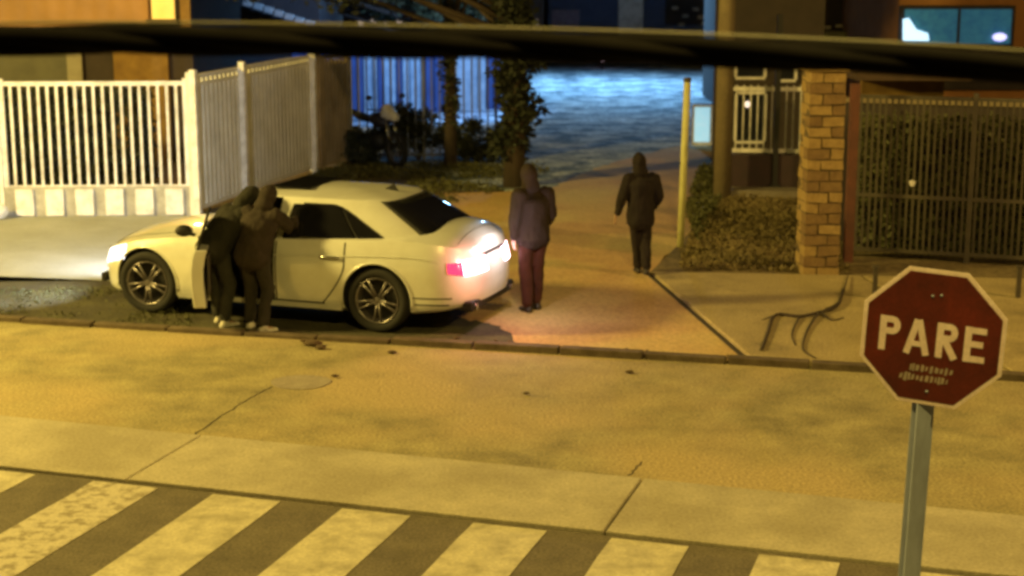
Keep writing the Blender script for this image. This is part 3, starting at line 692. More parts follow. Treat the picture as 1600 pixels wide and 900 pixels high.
# wheels
def wheel(ax, sg, steer=0):
    w_ = bpy.data.objects.new('wheel', None); COL.objects.link(w_); w_.parent = car; w_.location = (ax, sg*.755, WR_); w_.rotation_euler = (0, 0, steer)
    Mx = Matrix.Rotation(-PI/2*sg, 4, 'X')
    prof = [(.240, -.10), (.305, -.108), (.331, -.098), (.341, -.07), (.342, 0), (.341, .07), (.331, .098), (.305, .108), (.243, .10)]
    MB().lathe(prof, 44, Mx, close=True).build('tyre', tyrem, w_, smooth=True)
    MB().lathe([(.238, .098), (.243, .106), (.236, .108), (.225, .095), (.218, .03), (.21, -.09)], 44, Mx).build('rim', rimm, w_, smooth=True)
    MB().lathe([(0, .0), (.215, .0), (.215, -.02), (0, -.02)], 30, Mx).build('brake_disc', black, w_)
    hub = MB(); hub.lathe([(0, .088), (.03, .087), (.05, .075), (.055, .03)], 16, Mx)
    hub.build('hub_cap', rimm, w_, smooth=True)
    for k in range(5):
        for d_ in (-.17, .17):
            a_ = 2*PI*k/5+.3; b_ = a_+d_
            sp_ = MB().tube([Mx @ Vector((.035*math.cos(a_+d_*2), .035*math.sin(a_+d_*2), .075)), Mx @ Vector((.12*math.cos(b_*1), .12*math.sin(b_), .082)), Mx @ Vector((.228*math.cos(b_), .228*math.sin(b_), .09))], [.016, .013, .015], 6)
            sp_.build('spoke', rimm, w_, smooth=True)
for ax in (AX, AXR):
    for sg in (1, -1): wheel(ax, sg, R(0) if ax < 0 else R(4))
# front and rear lights
def surf_patch(name, x_list, z0f, z1f, m, lift, sg, nz=6):
    g_ = []
    for x in x_list:
        z0, z1 = z0f(x), z1f(x); row = []
        for k in range(nz):
            z = z0+(z1-z0)*k/(nz-1); y = side_y(x, z); e = 1e-3
            xe = x+end_tilt(x, z)
            dx = (plan(x+e)-plan(x-e))/(2*e); nrm = Vector((-dx, 1)).normalized()
            row.append((xe+nrm.x*lift, sg*(y+nrm.y*lift), z))
        g_.append(row)
    return patch(name, g_, m, car, .006)
headm = mat('headlight_glow', (1, 1, 1), None, 3, .3, emit=(.93, .92, 1.0), estr=2.2)
tailm = mat('tail_light_red', (0.5, .01, .03), None, 3, .2, emit=(1, .05, .14), estr=1.6)
brakem = mat('brake_light_glow', (1, .6, .6), None, 3, .2, emit=(1, .62, .72), estr=9)
for sg in (1, -1):
    xs2 = [.9+(X1-.9)*q for q in (.60, .68, .76, .83, .89, .93, .96, .98)]
    surf_patch('headlight', xs2, lambda x: f_zs(x)-.16-.02*(X1-x), lambda x: f_zs(x)-.01, headm, .006, sg)
    xs2 = [X0+(1.2)*q for q in (.21, .18, .155, .125, .10)]
    surf_patch('tail_light', xs2, lambda x: .63+.06*(x-X0-.12)/.24, lambda x: .77, tailm, .006, sg)
    xs2 = [X0+(1.2)*q for q in (.098, .07, .045, .025, .012, .005)]
    surf_patch('brake_light', xs2, lambda x: .63, lambda x: .78, brakem, .006, sg)
xr_ = X0+end_tilt(X0, .72)
MB().box((X0+.035, 0, .66), (.02, .52, .12)).build('number_plate', mat('plate_white_glow', (.8, .8, .8), None, 5, .4, emit=(1, .95, .95), estr=.8), car, bevel=.004)  # plate given a glow of its own for the bright tail
MB().box((X0+.05, 0, .80), (.03, .60, .03)).build('plate_trim', chrome, car, bevel=.006)
MB().box((X0+.10, 0, .30), (.12, 1.3, .11)).build('rear_diffuser', black, car, bevel=.02)
for y in (-.55, .55): MB().tube([(X0+.02, y, .29), (X0+.3, y, .29)], .035, 10).build('exhaust_tip', chrome, car)
MB().box((X1-.035, 0, .52), (.06, .74, .2)).build('grille', black, car, bevel=.01)
MB().box((X1-.02, 0, .30), (.05, 1.1, .10)).build('air_intake', black, car, bevel=.01)
# underside and cabin
MB().box((0, 0, .22), (3.6, 1.3, .06)).build('underbody', inner_m, car)
st = MB(); st.box((.10, .42, .50), (.52, .5, .2)); st.build('front_seat', seatm, car, bevel=.05)
MB().add([(-.02, .17, .55), (-.02, .67, .55), (-.16, .67, .57), (-.16, .17, .57), (-.16, .2, 1.12), (-.16, .64, 1.12), (-.25, .64, 1.12), (-.25, .2, 1.12)],
         [(0, 1, 5, 4), (2, 3, 7, 6), (1, 2, 6, 5), (3, 0, 4, 7), (4, 5, 6, 7), (0, 3, 2, 1)]).build('seat_back', seatm, car, bevel=.04)
stw = MB().lathe([(.17+.013*math.cos(a_), .013*math.sin(a_)) for a_ in np.linspace(0, 2*PI, 8, endpoint=False)], 24, Matrix.Translation((.50, .42, .86)) @ Matrix.Rotation(R(68), 4, 'Y'), close=True)
stw.build('steering_wheel', black, car, smooth=True)
# open front door
dr = bpy.data.objects.new('front_door', None); COL.objects.link(dr); dr.parent = car; dr.location = (DX1, .865, 0); dr.rotation_euler = (0, 0, R(-63)); dr['label'] = 'front door swung wide open'
dl = DX1-DX0-.09; mb = MB(); gx = np.linspace(0, dl, 12); gz = list(np.linspace(.29, .90, 12))
outer = [[(-x, side_y(DX1-x, z)-.865, z) for z in gz] for x in gx]; inn = [[(-x, side_y(DX1-x, z)-.865-.13, z) for z in gz] for x in gx]
nv = len(gz); vs = [p for r_ in outer for p in r_]+[p for r_ in inn for p in r_]; o2 = len(outer)*nv
fs = []
for i in range(len(gx)-1):
    for k in range(nv-1):
        fs += [(i*nv+k, (i+1)*nv+k, (i+1)*nv+k+1, i*nv+k+1), (o2+i*nv+k, o2+i*nv+k+1, o2+(i+1)*nv+k+1, o2+(i+1)*nv+k)]
for i in range(len(gx)-1):
    fs += [(i*nv, o2+i*nv, o2+(i+1)*nv, (i+1)*nv), (i*nv+nv-1, (i+1)*nv+nv-1, o2+(i+1)*nv+nv-1, o2+i*nv+nv-1)]
for k in range(nv-1):
    e = (len(gx)-1)*nv; fs += [(k, k+1, o2+k+1, o2+k), (e+k, o2+e+k, o2+e+k+1, e+k+1)]
MB().add(vs, fs).build('door_shell', cpaint, dr, bevel=.012)
MB().box((-dl/2, -.16, .62), (dl-.12, .03, .42)).build('door_card', seatm, dr, bevel=.03)
MB().tube([(-.02, -.06, .90), (-.42, -.16, 1.22), (-.60, -.19, 1.30), (-dl+.03, -.20, 1.33), (-dl+.02, -.06, .90)], .016, 8).build('window_frame', black, dr, smooth=True)
MB().add([(-.05, -.062, .90), (-.42, -.155, 1.21), (-.60, -.185, 1.29), (-dl+.04, -.195, 1.32), (-dl+.04, -.058, .90), (-.05, -.068, .90), (-.42, -.161, 1.21), (-.60, -.191, 1.29), (-dl+.04, -.201, 1.32), (-dl+.04, -.064, .90)],
         [(0, 1, 2, 3, 4), (9, 8, 7, 6, 5), (0, 5, 6, 1), (1, 6, 7, 2), (2, 7, 8, 3), (3, 8, 9, 4), (4, 9, 5, 0)]).build('door_glass', cglass, dr)
def mirror(par, x, y, sg):
    mh = MB().ell((x, y+sg*.12, .98), (.05, .095, .065), nu=16, nv=10).build('mirror', black if sg > 0 else cpaint, par, smooth=True)
    mh.name = 'mirror'
    MB().tube([(x, y, .93), (x, y+sg*.07, .95)], .02, 8).build('mirror_arm', black, mh)
mirror(dr, -.10, .0, 1)
mirror(car, .70, -.83, -1)
# light of the car's lamps, with an added fill at the tail
def onto(v):
    return co+Matrix.Rotation(yaw, 3, 'Z') @ (Vector(v)*K)
lamp('headlamp_beam', 'SPOT', onto((X1+.03, .62, .62)), 260, (.90, .95, 1.0), .06, target=onto((X1+5, .2, .2)), spot=120, blend=.9)
lamp('headlamp_beam', 'SPOT', onto((X1+.03, -.62, .62)), 650, (.90, .95, 1.0), .06, target=onto((X1+5, -4.5, .8)), spot=110, blend=1.0)  # far beam turned aside to whiten the fence
for sg in (.72, -.72):
    lamp('brake_lamp_light', 'POINT', onto((X0-.16, sg, .80)), 20, (1, .30, .26), .05)
lamp('tail_fill_light', 'POINT', onto((X0-.22, 0, .95)), 18, (1, .85, .88), .04)  # added point light behind the boot to whiten the tail
# ------------------------------------------------------------------ people
skin = mat('skin', (0.36, 0.22, 0.15), (0.30, 0.18, 0.12), 6, .6)
hairm = mat('black_hair', (0.015, 0.012, 0.010), None, 30, .6)
shoe_w = mat('white_shoe', (0.70, 0.68, 0.60), (0.5, 0.48, 0.42), 15, .6)
shoe_b = mat('black_shoe', (0.03, 0.025, 0.022), None, 10, .6)
def cloth(name, c, c2=None): return mat(name, c, c2 or tuple(v*.6 for v in c), 7, .9, bump=.3, bscale=35, fine=.15)
def seg(mb, pts, rx, ry=None, side=Vector((1, 0, 0)), n=14):
    """swept limb with an elliptic section (rx across 'side', ry the other way) and round ends"""
    pts = [Vector(p) for p in pts]; ry = ry or rx; ry = ry if hasattr(ry, '__len__') else [ry]*len(pts); rx = rx if hasattr(rx, '__len__') else [rx]*len(pts)
    rings = []
    m = len(pts)
    ext = []
    t0 = (pts[1]-pts[0]).normalized(); t1 = (pts[-1]-pts[-2]).normalized()
    stations = [(pts[0]-t0*min(rx[0], ry[0])*.75, .15, 0), (pts[0]-t0*min(rx[0], ry[0])*.5, .72, 0)]
    for i in range(m-1):
        for k in range(4):
            stations.append((pts[i].lerp(pts[i+1], k/4), 1, i+k/4))
    stations += [(pts[-1], 1, m-1), (pts[-1]+t1*min(rx[-1], ry[-1])*.5, .72, m-1), (pts[-1]+t1*min(rx[-1], ry[-1])*.75, .15, m-1)]
    for i, (p, f_, q) in enumerate(stations):
        a_ = stations[max(0, i-1)][0]; b_ = stations[min(len(stations)-1, i+1)][0]; t = (b_-a_).normalized()
        s_ = side-t*side.dot(t)
        if s_.length < .1: s_ = Vector((0, 1, 0))-t*t.y
        s_.normalize(); o_ = t.cross(s_)
        q = min(q, m-1); i0 = int(q); i1 = min(m-1, i0+1); fr_ = q-i0; fr_ = fr_*fr_*(3-2*fr_)
        a1 = (rx[i0]+(rx[i1]-rx[i0])*fr_)*f_; b1 = (ry[i0]+(ry[i1]-ry[i0])*fr_)*f_
        rings.append([p+s_*(a1*math.cos(2*PI*k/n))+o_*(b1*math.sin(2*PI*k/n)) for k in range(n)])
    vs = [v for r_ in rings for v in r_]
    fs = [(i*n+k, i*n+(k+1) % n, (i+1)*n+(k+1) % n, (i+1)*n+k) for i in range(len(rings)-1) for k in range(n)]
    fs += [tuple(range(n))[::-1], tuple(range(len(vs)-n, len(vs)))]
    mb.add(vs, fs)
def meld(mb, name, m, parent, vox=.013, it=4, rough=0.0, fs=9.0):
    o = mb.build(name, m, None, fix=True)
    r_ = o.modifiers.new('r', 'REMESH'); r_.mode = 'VOXEL'; r_.voxel_size = vox; r_.use_smooth_shade = True
    s_ = o.modifiers.new('s', 'SMOOTH'); s_.iterations = it; s_.factor = .5
    bake(o)
    if rough:
        me = o.data; n = len(me.vertices); c = np.empty(n*3); me.vertices.foreach_get('co', c); c = c.reshape(-1, 3)
        nr = np.empty(n*3); me.vertices.foreach_get('normal', nr); nr = nr.reshape(-1, 3)
        for i in range(n):
            p = Vector(c[i]); d_ = noise.noise(Vector((p.x*fs, p.y*fs, p.z*fs*.55)))+.5*noise.noise(Vector((p.x*fs*2.3, p.y*fs*2.3, p.z*fs*1.2+9)))
            c[i] += nr[i]*d_*rough
        me.vertices.foreach_set('co', c.reshape(-1)); me.update()
    me = o.data; me.polygons.foreach_set('use_smooth', [True]*len(me.polygons))
    o.parent = parent
    return o
def hand(mb, wrist, d, pn, thumb, curl=.5, L_=.18, r_=1.0):
    """palm and five fingers; d: along the hand, pn: palm normal (fingers curl towards it), thumb: side of the thumb"""
    d = Vector(d).normalized(); th_ = Vector(thumb)-d*Vector(thumb).dot(d); th_.normalize(); pn = d.cross(th_); 
    w = Vector(wrist); seg(mb, [w, w+d*.045, w+d*.085], [.026, .038, .040], [.020, .016, .014], th_, 10)
    for k, ln_ in enumerate((.068, .078, .072, .056)):
        b_ = w+d*.085+th_*(.030-.020*k); dd = d.copy(); pts = [b_]
        for j, f_ in enumerate((.45, .3, .25)):
            dd = (Matrix.Rotation(curl*(.5+.35*j), 3, th_) @ dd); pts.append(pts[-1]+dd*ln_*f_)
        seg(mb, pts, [.0095, .009, .0085, .0075], None, th_, 7)
    b_ = w+d*.03+th_*.03; seg(mb, [b_, b_+d*.03+th_*.025, b_+d*.058+th_*.035], [.012, .011, .009], None, pn, 7)
def person(name, loc, rz, label, J, top, trousers, shoes, hood=True, hair=None, long_=0.0, bag=None, wide=1.0):
    """J: joints in the person's own axes (x: their right, y: ahead, z: up)"""
    t = thing(name, loc, label, 'person', rz=rz)
    V = {k: Vector(v) for k, v in J.items()}
    X = (V['sR']-V['sL']).normalized(); hx = (V['hR']-V['hL']).normalized()
    pel, che, neck, hd = V['pel'], V['che'], V['neck'], V['head']
    up_ = (hd-neck).normalized(); fwd = V.get('look', Vector((0, 1, 0))); fwd = (fwd-up_*fwd.dot(up_)).normalized(); rt = fwd.cross(up_).normalized()
    Mh = Matrix((rt, fwd, up_)).transposed()
    b = MB()
    b.ell(hd, (.074, .094, .112), Mh, 20, 14); b.ell(hd+Mh @ Vector((0, .018, -.062)), (.056, .068, .058), Mh, 14, 10)
    b.ell(hd+Mh @ Vector((0, .098, -.018)), (.013, .020, .024), Mh, 8, 6)
    b.ell(hd+Mh @ Vector((0, .090, -.062)), (.026, .012, .009), Mh, 8, 6); b.ell(hd+Mh @ Vector((0, .082, .028)), (.050, .014, .010), Mh, 8, 6)
    for s_ in (-1, 1): b.ell(hd+Mh @ Vector((s_*.076, -.004, -.012)), (.010, .020, .030), Mh, 8, 6)
    seg(b, [neck-up_*.03, hd-up_*.06], [.058, .052], None, X)
    mid = pel.lerp(che, .5)
    seg(b, [pel, mid, che, neck], [.150, .135, .155, .07], [.105, .095, .110, .06], X, 18)
    for s_, S_ in ((1, 'R'), (-1, 'L')):
        seg(b, [V['s'+S_], V['e'+S_], V['w'+S_]], [.050, .040, .028], None, Vector((0, 1, 0)))
        seg(b, [che+X*s_*.06, V['s'+S_]], [.07, .055], None, Vector((0, 0, 1)))
        d = (V['w'+S_]-V['e'+S_]).normalized()
        hand(b, V['w'+S_], V.get('d'+S_, d), None, V.get('t'+S_, (0, 1, 0)), V.get('curl', Vector((.5, 0, 0))).x*(1 if s_ > 0 else -1))
        seg(b, [V['h'+S_], V['k'+S_], V['a'+S_]], [.082, .055, .038], None, X)
        f_ = V.get('f'+S_, Vector((0, 1, 0))); seg(b, [V['a'+S_]+Vector((0, 0, -.03)), V['a'+S_]+f_*.12+Vector((0, 0, -.045))], [.035, .03], [.03, .02], X)
    meld(b, 'body', skin, t, .0095, 2)
    for s_ in (-1, 1): 
        MB().ell(hd+Mh @ Vector((s_*.030, .086, .008)), (.012, .008, .008), Mh, 8, 6).build('eye', mat('eye_dark', (.02, .015, .012), None, 3, .3), t, smooth=True)
    # top
    c = MB(); hem = pel+(pel-mid).normalized()*(.08+long_)
    seg(c, [hem, pel, mid, che, neck-up_*.03], [.185*wide, .180*wide, .170*wide, .190*wide, .10], [.145*wide, .140*wide, .135*wide, .145*wide, .09], X, 22)
    for s_, S_ in ((1, 'R'), (-1, 'L')):
        seg(c, [che+X*s_*.08+Vector((0, 0, .01)), V['s'+S_]], [.10, .082], None, Vector((0, 0, 1)))
        seg(c, [V['s'+S_], V['e'+S_], V['e'+S_].lerp(V['w'+S_], .93)], [.078*wide, .066*wide, .050], None, Vector((0, 1, 0)))
    seg(c, [neck-up_*.04, neck+up_*.05], [.085, .072], None, X)
    jo = meld(c, 'jacket', top, t, .012, 4, .017)
    if hood:
        h_ = MB(); h_.ell(hd+Mh @ Vector((0, -.022, .012)), (.103, .118, .135), Mh, 22, 16); seg(h_, [hd+Mh @ Vector((0, -.03, -.05)), neck-fwd*.03], [.098, .115], [.10, .10], X, 16)
        k_ = meld(h_, 'hood', top, t, .010, 4, .009)
        bm = bmesh.new(); bm.from_mesh(k_.data); Mi = Mh.transposed()
        kill = [v for v in bm.verts if (lambda q: q.y > .045 and abs(q.x) < .085 and -.13 < q.z < .11)(Mi @ (v.co-hd))]
        bmesh.ops.delete(bm, geom=kill, context='VERTS'); bm.to_mesh(k_.data); bm.free()
    if hair:
        h_ = MB(); h_.ell(hd+Mh @ Vector((0, -.012, .022)), (.083, .102, .105), Mh, 20, 14)
        if hair == 'long': seg(h_, [hd+Mh @ Vector((0, -.05, 0)), hd+Mh @ Vector((0, -.085, -.16))], [.08, .065], [.05, .035], X)
        k_ = meld(h_, 'hair', hairm, t, .009, 2, .004); bm = bmesh.new(); bm.from_mesh(k_.data); Mi = Mh.transposed()
        kill = [v for v in bm.verts if (lambda q: q.y > .035 and q.z < .045)(Mi @ (v.co-hd))]
        bmesh.ops.delete(bm, geom=kill, context='VERTS'); bm.to_mesh(k_.data); bm.free()
    c = MB(); seg(c, [pel+(mid-pel)*.35, pel-(mid-pel).normalized()*.09], [.155, .160], [.12, .125], hx, 18)
    for S_ in 'RL':
        seg(c, [V['h'+S_], V['k'+S_], V['a'+S_]+Vector((0, 0, .02))], [.103, .080, .068], None, X)
    meld(c, 'trousers', trousers, t, .012, 4, .014)
    for S_ in 'RL':
        f_ = V.get('f'+S_, Vector((0, 1, 0))).normalized(); a_ = V['a'+S_]; s_ = MB(); sd = Vector((f_.y, -f_.x, 0)); lf = V.get('l'+S_, Vector((0, 0, 0))).z
        fo = Vector((a_.x, a_.y, a_.z-.075))
        seg(s_, [fo-f_*.045+Vector((0, 0, .018)), fo+f_*.06+Vector((0, 0, .016)), fo+f_*.165+Vector((0, 0, .008))], [.044, .050, .042], [.036, .036, .026], sd, 14)
        seg(s_, [a_, fo+Vector((0, 0, .03))], [.05, .046], None, sd)
        meld(s_, 'shoe', shoes, t, .009, 3)
    return t
def pj(**k):
    d = dict(pel=(0, 0, .94), che=(0, 0, 1.30), neck=(0, .0, 1.47), head=(0, .03, 1.62), sR=(.18, 0, 1.42), sL=(-.18, 0, 1.42), eR=(.24, -.02, 1.14), eL=(-.24, -.02, 1.14),
             wR=(.25, .06, .90), wL=(-.25, .06, .90), hR=(.09, 0, .90), hL=(-.09, 0, .90), kR=(.10, .02, .49), kL=(-.10, .02, .49), aR=(.11, 0, .09), aL=(-.11, 0, .09))
    d.update(k); return d
dark1 = cloth('brown_black_hoodie', (0.034, 0.024, 0.018)); dark2 = cloth('grey_black_jacket', (0.024, 0.023, 0.017)); dark3 = cloth('black_purple_jacket', (0.010, 0.005, 0.004))
tr1 = cloth('dark_trousers', (0.035, 0.030, 0.024)); tr2 = cloth('charcoal_joggers', (0.040, 0.040, 0.034)); redj = cloth('red_lit_jacket', (0.018, 0.008, 0.003)); redt = cloth('red_lit_trousers', (0.050, 0.010, 0.002))  # red of the tail lights put into the red jacket and trousers
# facing the car: their +y is the direction from camera side to the car
fa_ = math.atan2(-left.y, -left.x)-PI/2
f0 = G(404, 514)
person('person', (f0.x, f0.y, 0), fa_+R(-4), 'person in dark brown hood at the open car door, the one nearer the rear wheel',
       pj(pel=(0, -.06, .93), che=(.03, .05, 1.27), neck=(.06, .12, 1.43), head=(.08, .19, 1.555), sR=(.20, .10, 1.37), sL=(-.14, .08, 1.38), eR=(.30, .28, 1.20), wR=(.30, .48, 1.30), eL=(-.20, .18, 1.12), wL=(-.12, .36, .98),
          hR=(.09, -.06, .90), hL=(-.10, -.06, .90), kR=(.13, .02, .50), aR=(.17, -.16, .09), kL=(-.12, .06, .49), aL=(-.10, -.02, .09), dR=(.3, .5, .7), look=(.2, 1, -.5), fR=(.5, .8, 0), fL=(-.2, 1, 0), curl=(.9, 0, 0)),
       dark1, tr1, shoe_w, wide=1.24).scale = (.96, .96, .96)
f0 = G(348, 507)
person('person', (f0.x, f0.y, 0), fa_+R(-20), 'person in dark olive hood bending into the open car door, nearer the bonnet',
       pj(pel=(.02, -.10, .92), che=(.10, .10, 1.22), neck=(.16, .22, 1.36), head=(.20, .31, 1.45), sR=(.28, .12, 1.31), sL=(-.06, .18, 1.31), eR=(.34, .32, 1.08), wR=(.32, .52, .98), eL=(-.14, .36, 1.12), wL=(-.06, .56, 1.02),
          hR=(.11, -.10, .89), hL=(-.07, -.10, .89), kR=(.14, .0, .49), aR=(.16, -.10, .09), kL=(-.10, -.02, .49), aL=(-.08, .02, .09), look=(.3, 1, -.6), fR=(.1, 1, 0), fL=(-.2, 1, 0), curl=(.9, 0, 0)),
       dark2, tr2, shoe_w, wide=1.24)
# person behind the boot, red of the tail lights put into the clothes
f0 = G(832, 487)
person('person', (f0.x, f0.y, .012), math.atan2(cdir.y, cdir.x)-PI/2-R(42), 'person in dark clothes toned for the red tail lights standing behind the boot of the car',
       pj(che=(.0, .03, 1.29), neck=(0, .06, 1.46), head=(.0, .09, 1.61), look=(.4, 1, -.35), eL=(-.25, -.03, 1.14), wL=(-.24, .01, .89), eR=(.25, .02, 1.14), wR=(.22, .15, .93), kR=(.09, .05, .50), aR=(.08, .04, .09), kL=(-.09, .02, .49), aL=(-.09, -.05, .09), curl=(.4, 0, 0)),
       redj, redt, shoe_b, wide=1.22)
# walker in the lane, seen from behind
f0 = G(999, 431)
person('person', (f0.x, f0.y, .014), R(8), 'person in black hooded clothes walking away down the lane beside the yellow post',
       pj(pel=(0, 0, .93), head=(-.02, .05, 1.60), neck=(-.01, .03, 1.45), sL=(-.17, .0, 1.40), eL=(-.27, -.02, 1.12), wL=(-.34, .02, .87), sR=(.18, .02, 1.40), eR=(.26, -.03, 1.13), wR=(.22, .12, .93),
          kL=(-.04, .04, .49), aL=(.01, .13, .09), kR=(.09, .02, .50), aR=(.05, -.20, .13), curl=(.6, 0, 0)),
       dark3, cloth('black_trousers', (0.012, 0.006, 0.005)), shoe_b, long_=.10, wide=1.12).scale = (.93, .93, .93)
# ------------------------------------------------------------------ parked motorcycle behind the railing line
mp = G(600, 246)
mc = thing('parked_motorcycle', (mp.x-.1, mp.y-1.0, 0), 'dark motorcycle with a pale front cowl parked before the slate bar railing', 'motorcycle', rz=R(-52)); mc.scale = (1.15, 1.15, 1.15)
for x in (-.62, .68):
    w_ = bpy.data.objects.new('wheel', None); COL.objects.link(w_); w_.parent = mc; w_.location = (x, 0, .31); Mx = Matrix.Rotation(PI/2, 4, 'X')
    MB().lathe([(.27+.045*math.cos(a_), .05*math.sin(a_)) for a_ in np.linspace(0, 2*PI, 8, endpoint=False)], 28, Mx, close=True).build('tyre', tyrem, w_, smooth=True)
    MB().lathe([(.235, .02), (.235, -.02), (.22, -.02), (.22, .02)], 28, Mx, close=True).build('rim', rimm, w_)
    for k in range(6): MB().tube([Mx @ Vector((.03*math.cos(k), .03*math.sin(k), 0)), Mx @ Vector((.225*math.cos(k*PI/3), .225*math.sin(k*PI/3), 0))], .008, 5).build('spoke', rimm, w_)
MB().tube([(-.6, .1, .31), (-.15, .1, .42), (.1, .08, .40)], .025, 6).build('swing_arm', black, mc)
for y in (-.09, .09): MB().tube([(.68, y, .31), (.50, y*.9, .72), (.42, y*.7, .93)], .022, 8).build('fork', chrome, mc, smooth=True)
e_ = MB(); e_.ell((.08, 0, .42), (.24, .15, .18)); e_.build('engine', black, mc, smooth=True)
t_ = MB(); t_.ell((.16, 0, .78), (.28, .15, .13), Matrix.Rotation(R(8), 3, 'Y'), 16, 10); t_.build('fuel_tank', mat('motorcycle_dark_paint', (.03, .03, .05), None, 3, .3), mc, smooth=True)
s_ = MB(); seg(s_, [(.0, 0, .76), (-.4, 0, .80), (-.72, 0, .88)], [.13, .14, .06], [.05, .06, .03], Vector((0, 1, 0))); s_.build('saddle', black, mc, smooth=True)
s_ = MB(); seg(s_, [(.38, 0, .95), (.66, 0, .86)], [.13, .09], [.14, .08], Vector((0, 1, 0))); s_.build('front_cowl', whitem, mc, smooth=True)
MB().tube([(.34, -.36, 1.0), (.42, -.2, .98), (.42, .2, .98), (.34, .36, 1.0)], .014, 7).build('handlebar', black, mc, smooth=True)
for y in (-.3, .3):
    q = MB().ell((.36, y*1.15, 1.2), (.02, .07, .045)).build('mirror', black, mc, smooth=True); MB().tube([(.38, y, 1.0), (.36, y*1.1, 1.17)], .008, 6).build('mirror_stem', black, q)
MB().ell((-.72, 0, .36), (.18, .10, .05)).build('rear_mudguard', black, mc, smooth=True)

# ------------------------------------------------------------------ vegetation
def leaves(name, pts, size, m, parent=None, flat_=0.5, rnd=random):
    n = len(pts); V_ = np.empty((n*4, 3)); 
    for i, p in enumerate(pts):
        s = size*rnd.uniform(.6, 1.3); a_ = Vector((rnd.gauss(0, 1), rnd.gauss(0, 1), rnd.gauss(0, flat_))).normalized(); b_ = a_.cross(Vector((rnd.gauss(0, 1), rnd.gauss(0, 1), rnd.gauss(0, 1)))).normalized()
        p = Vector(p); V_[i*4] = p; V_[i*4+1] = p+a_*s*.5+b_*s*.28; V_[i*4+2] = p+a_*s; V_[i*4+3] = p+a_*s*.5-b_*s*.28
    me = bpy.data.meshes.new(name); me.from_pydata(V_.tolist(), [], [(4*i, 4*i+1, 4*i+2, 4*i+3) for i in range(n)]); me.materials.append(m)
    o = bpy.data.objects.new(name, me); COL.objects.link(o)
    if parent: o.parent = parent
    return o
def clump_pts(clumps, n, rnd=random):
    out = []
    tot = sum(c[1]**2 for c in clumps)
    for c, r in clumps:
        for _ in range(int(n*r*r/tot)):
            d = Vector((rnd.gauss(0, 1), rnd.gauss(0, 1), rnd.gauss(0, .8))).normalized()*r*rnd.random()**.4; out.append(Vector(c)+d)
    return out
def tree(loc, h, tr, cl, nleaf, size, m, label, lean=0.0):
    t = thing('tree', loc, label, 'tree')
    mb = MB(); tips = [c for c, r in cl]
    top_ = Vector((lean, 0, h))
    mb.tube([(0, 0, 0), (lean*.3, .05, h*.35), (lean*.7, 0, h*.7), top_], [tr*1.25, tr, tr*.75, tr*.35], 10)
    for c in tips[::max(1, len(tips)//14)]:
        c = Vector(c); z0 = max(h*.3, c.z*.6); b_ = Vector((lean*z0/h, 0, z0)); mb.tube([b_, b_.lerp(c, .5)+Vector((0, 0, .1)), c], [tr*.4, tr*.25, tr*.08], 6)
    mb.build('trunk', bark, t, smooth=True); leaves('crown', clump_pts(cl, nleaf), size, m, t)
    return t
r_ = random.Random(11)
tb = G(803, 292)
cl = [((r_.gauss(0, .08), r_.gauss(0, .15), z), r_.uniform(.26, .36)) for z in np.linspace(.75, 3.6, 22)]
cl += [((r_.uniform(-5.5, .5), r_.uniform(-1, 2.0), r_.uniform(3.75, 5.5)), r_.uniform(.35, .7)) for _ in range(46)]
tree((tb.x, tb.y, 0), 4.6, .17, cl, 30000, .15, leafd, 'dark tree with a slim leafy trunk standing at the left edge of the lane', .1)
# second thin stem near the railing
tb2 = G(704, 262)
cl = [((r_.gauss(0, .07), r_.gauss(0, .1), z), .16) for z in np.linspace(.9, 3.4, 12)]+[((r_.uniform(-1.0, 1.0), r_.uniform(-.5, .5), r_.uniform(3.5, 4.6)), .5) for _ in range(8)]
tree((tb2.x, tb2.y, 0), 4.2, .11, cl, 5000, .13, leafd, 'thin dark tree in front of the slate bar railing', 0)
cl = [((r_.uniform(-6.5, 2.6), r_.uniform(-1, 1.5), r_.uniform(2.0, 5.2)), r_.uniform(.5, .9)) for _ in range(34)]
tree((P(650, 60, 48).x, 48, 0), 4.4, .2, cl, 16000, .22, leafm, 'broad dull olive tree crown behind the blue plank wall', 0)
# hedge behind the dark railing
hx_a = fa.x-.1; hx_b = fe.x+1
def hedge(name, a_, b_, hh, th_, n, size, m, label, offy=.5, rnd=r_):
    d_ = b_-a_; ln_ = d_.length; t = thing(name, (a_.x, a_.y, 0), label, 'hedge', rz=math.atan2(d_.y, d_.x)); pts = []
    for _ in range(n):
        x = rnd.uniform(0, ln_); z = rnd.uniform(.02, hh)*(1 if rnd.random() > .2 else 1.0); y = offy+th_*rnd.random()
        k = noise.noise(Vector((x*1.3, z*1.3, 3)))
        if k < -.28 and rnd.random() < .8: continue
        if z > hh*(.9+.12*noise.noise(Vector((x*.9, 1, 5)))): continue
        pts.append((x, y+k*.35, z))
    leaves('foliage', pts, size, m, t, .9, rnd)
    tw = MB()
    for i in range(int(ln_/.35)):
        x = (i+.5)*.35; tw.tube([(x, offy+th_*.5, 0), (x+rnd.uniform(-.1, .1), offy+th_*.5, hh*.5), (x+rnd.uniform(-.2, .2), offy+th_*.4, hh*.85)], [.02, .015, .008], 5)
    tw.build('stems', bark, t)
    return t
hedge('hedge', Vector((fa.x+.1, fa.y+.25, 0)), Vector((fe.x+.8, fe.y+.25, 0)), zat(158, fa.y+.7), .6, 26000, .11, leafm, 'dense dull olive hedge behind the dark railing', .12)
hedge('hedge', Vector((G(-60, 300).x, 28.6, 0)), Vector((G(225, 300).x, 28.9, 0)), zat(128, 28.6), .7, 20000, .12, leafd, 'dark hedge added to darken the yard behind the long white fence', .1)  # hedge added for the unlit dark behind the white fence
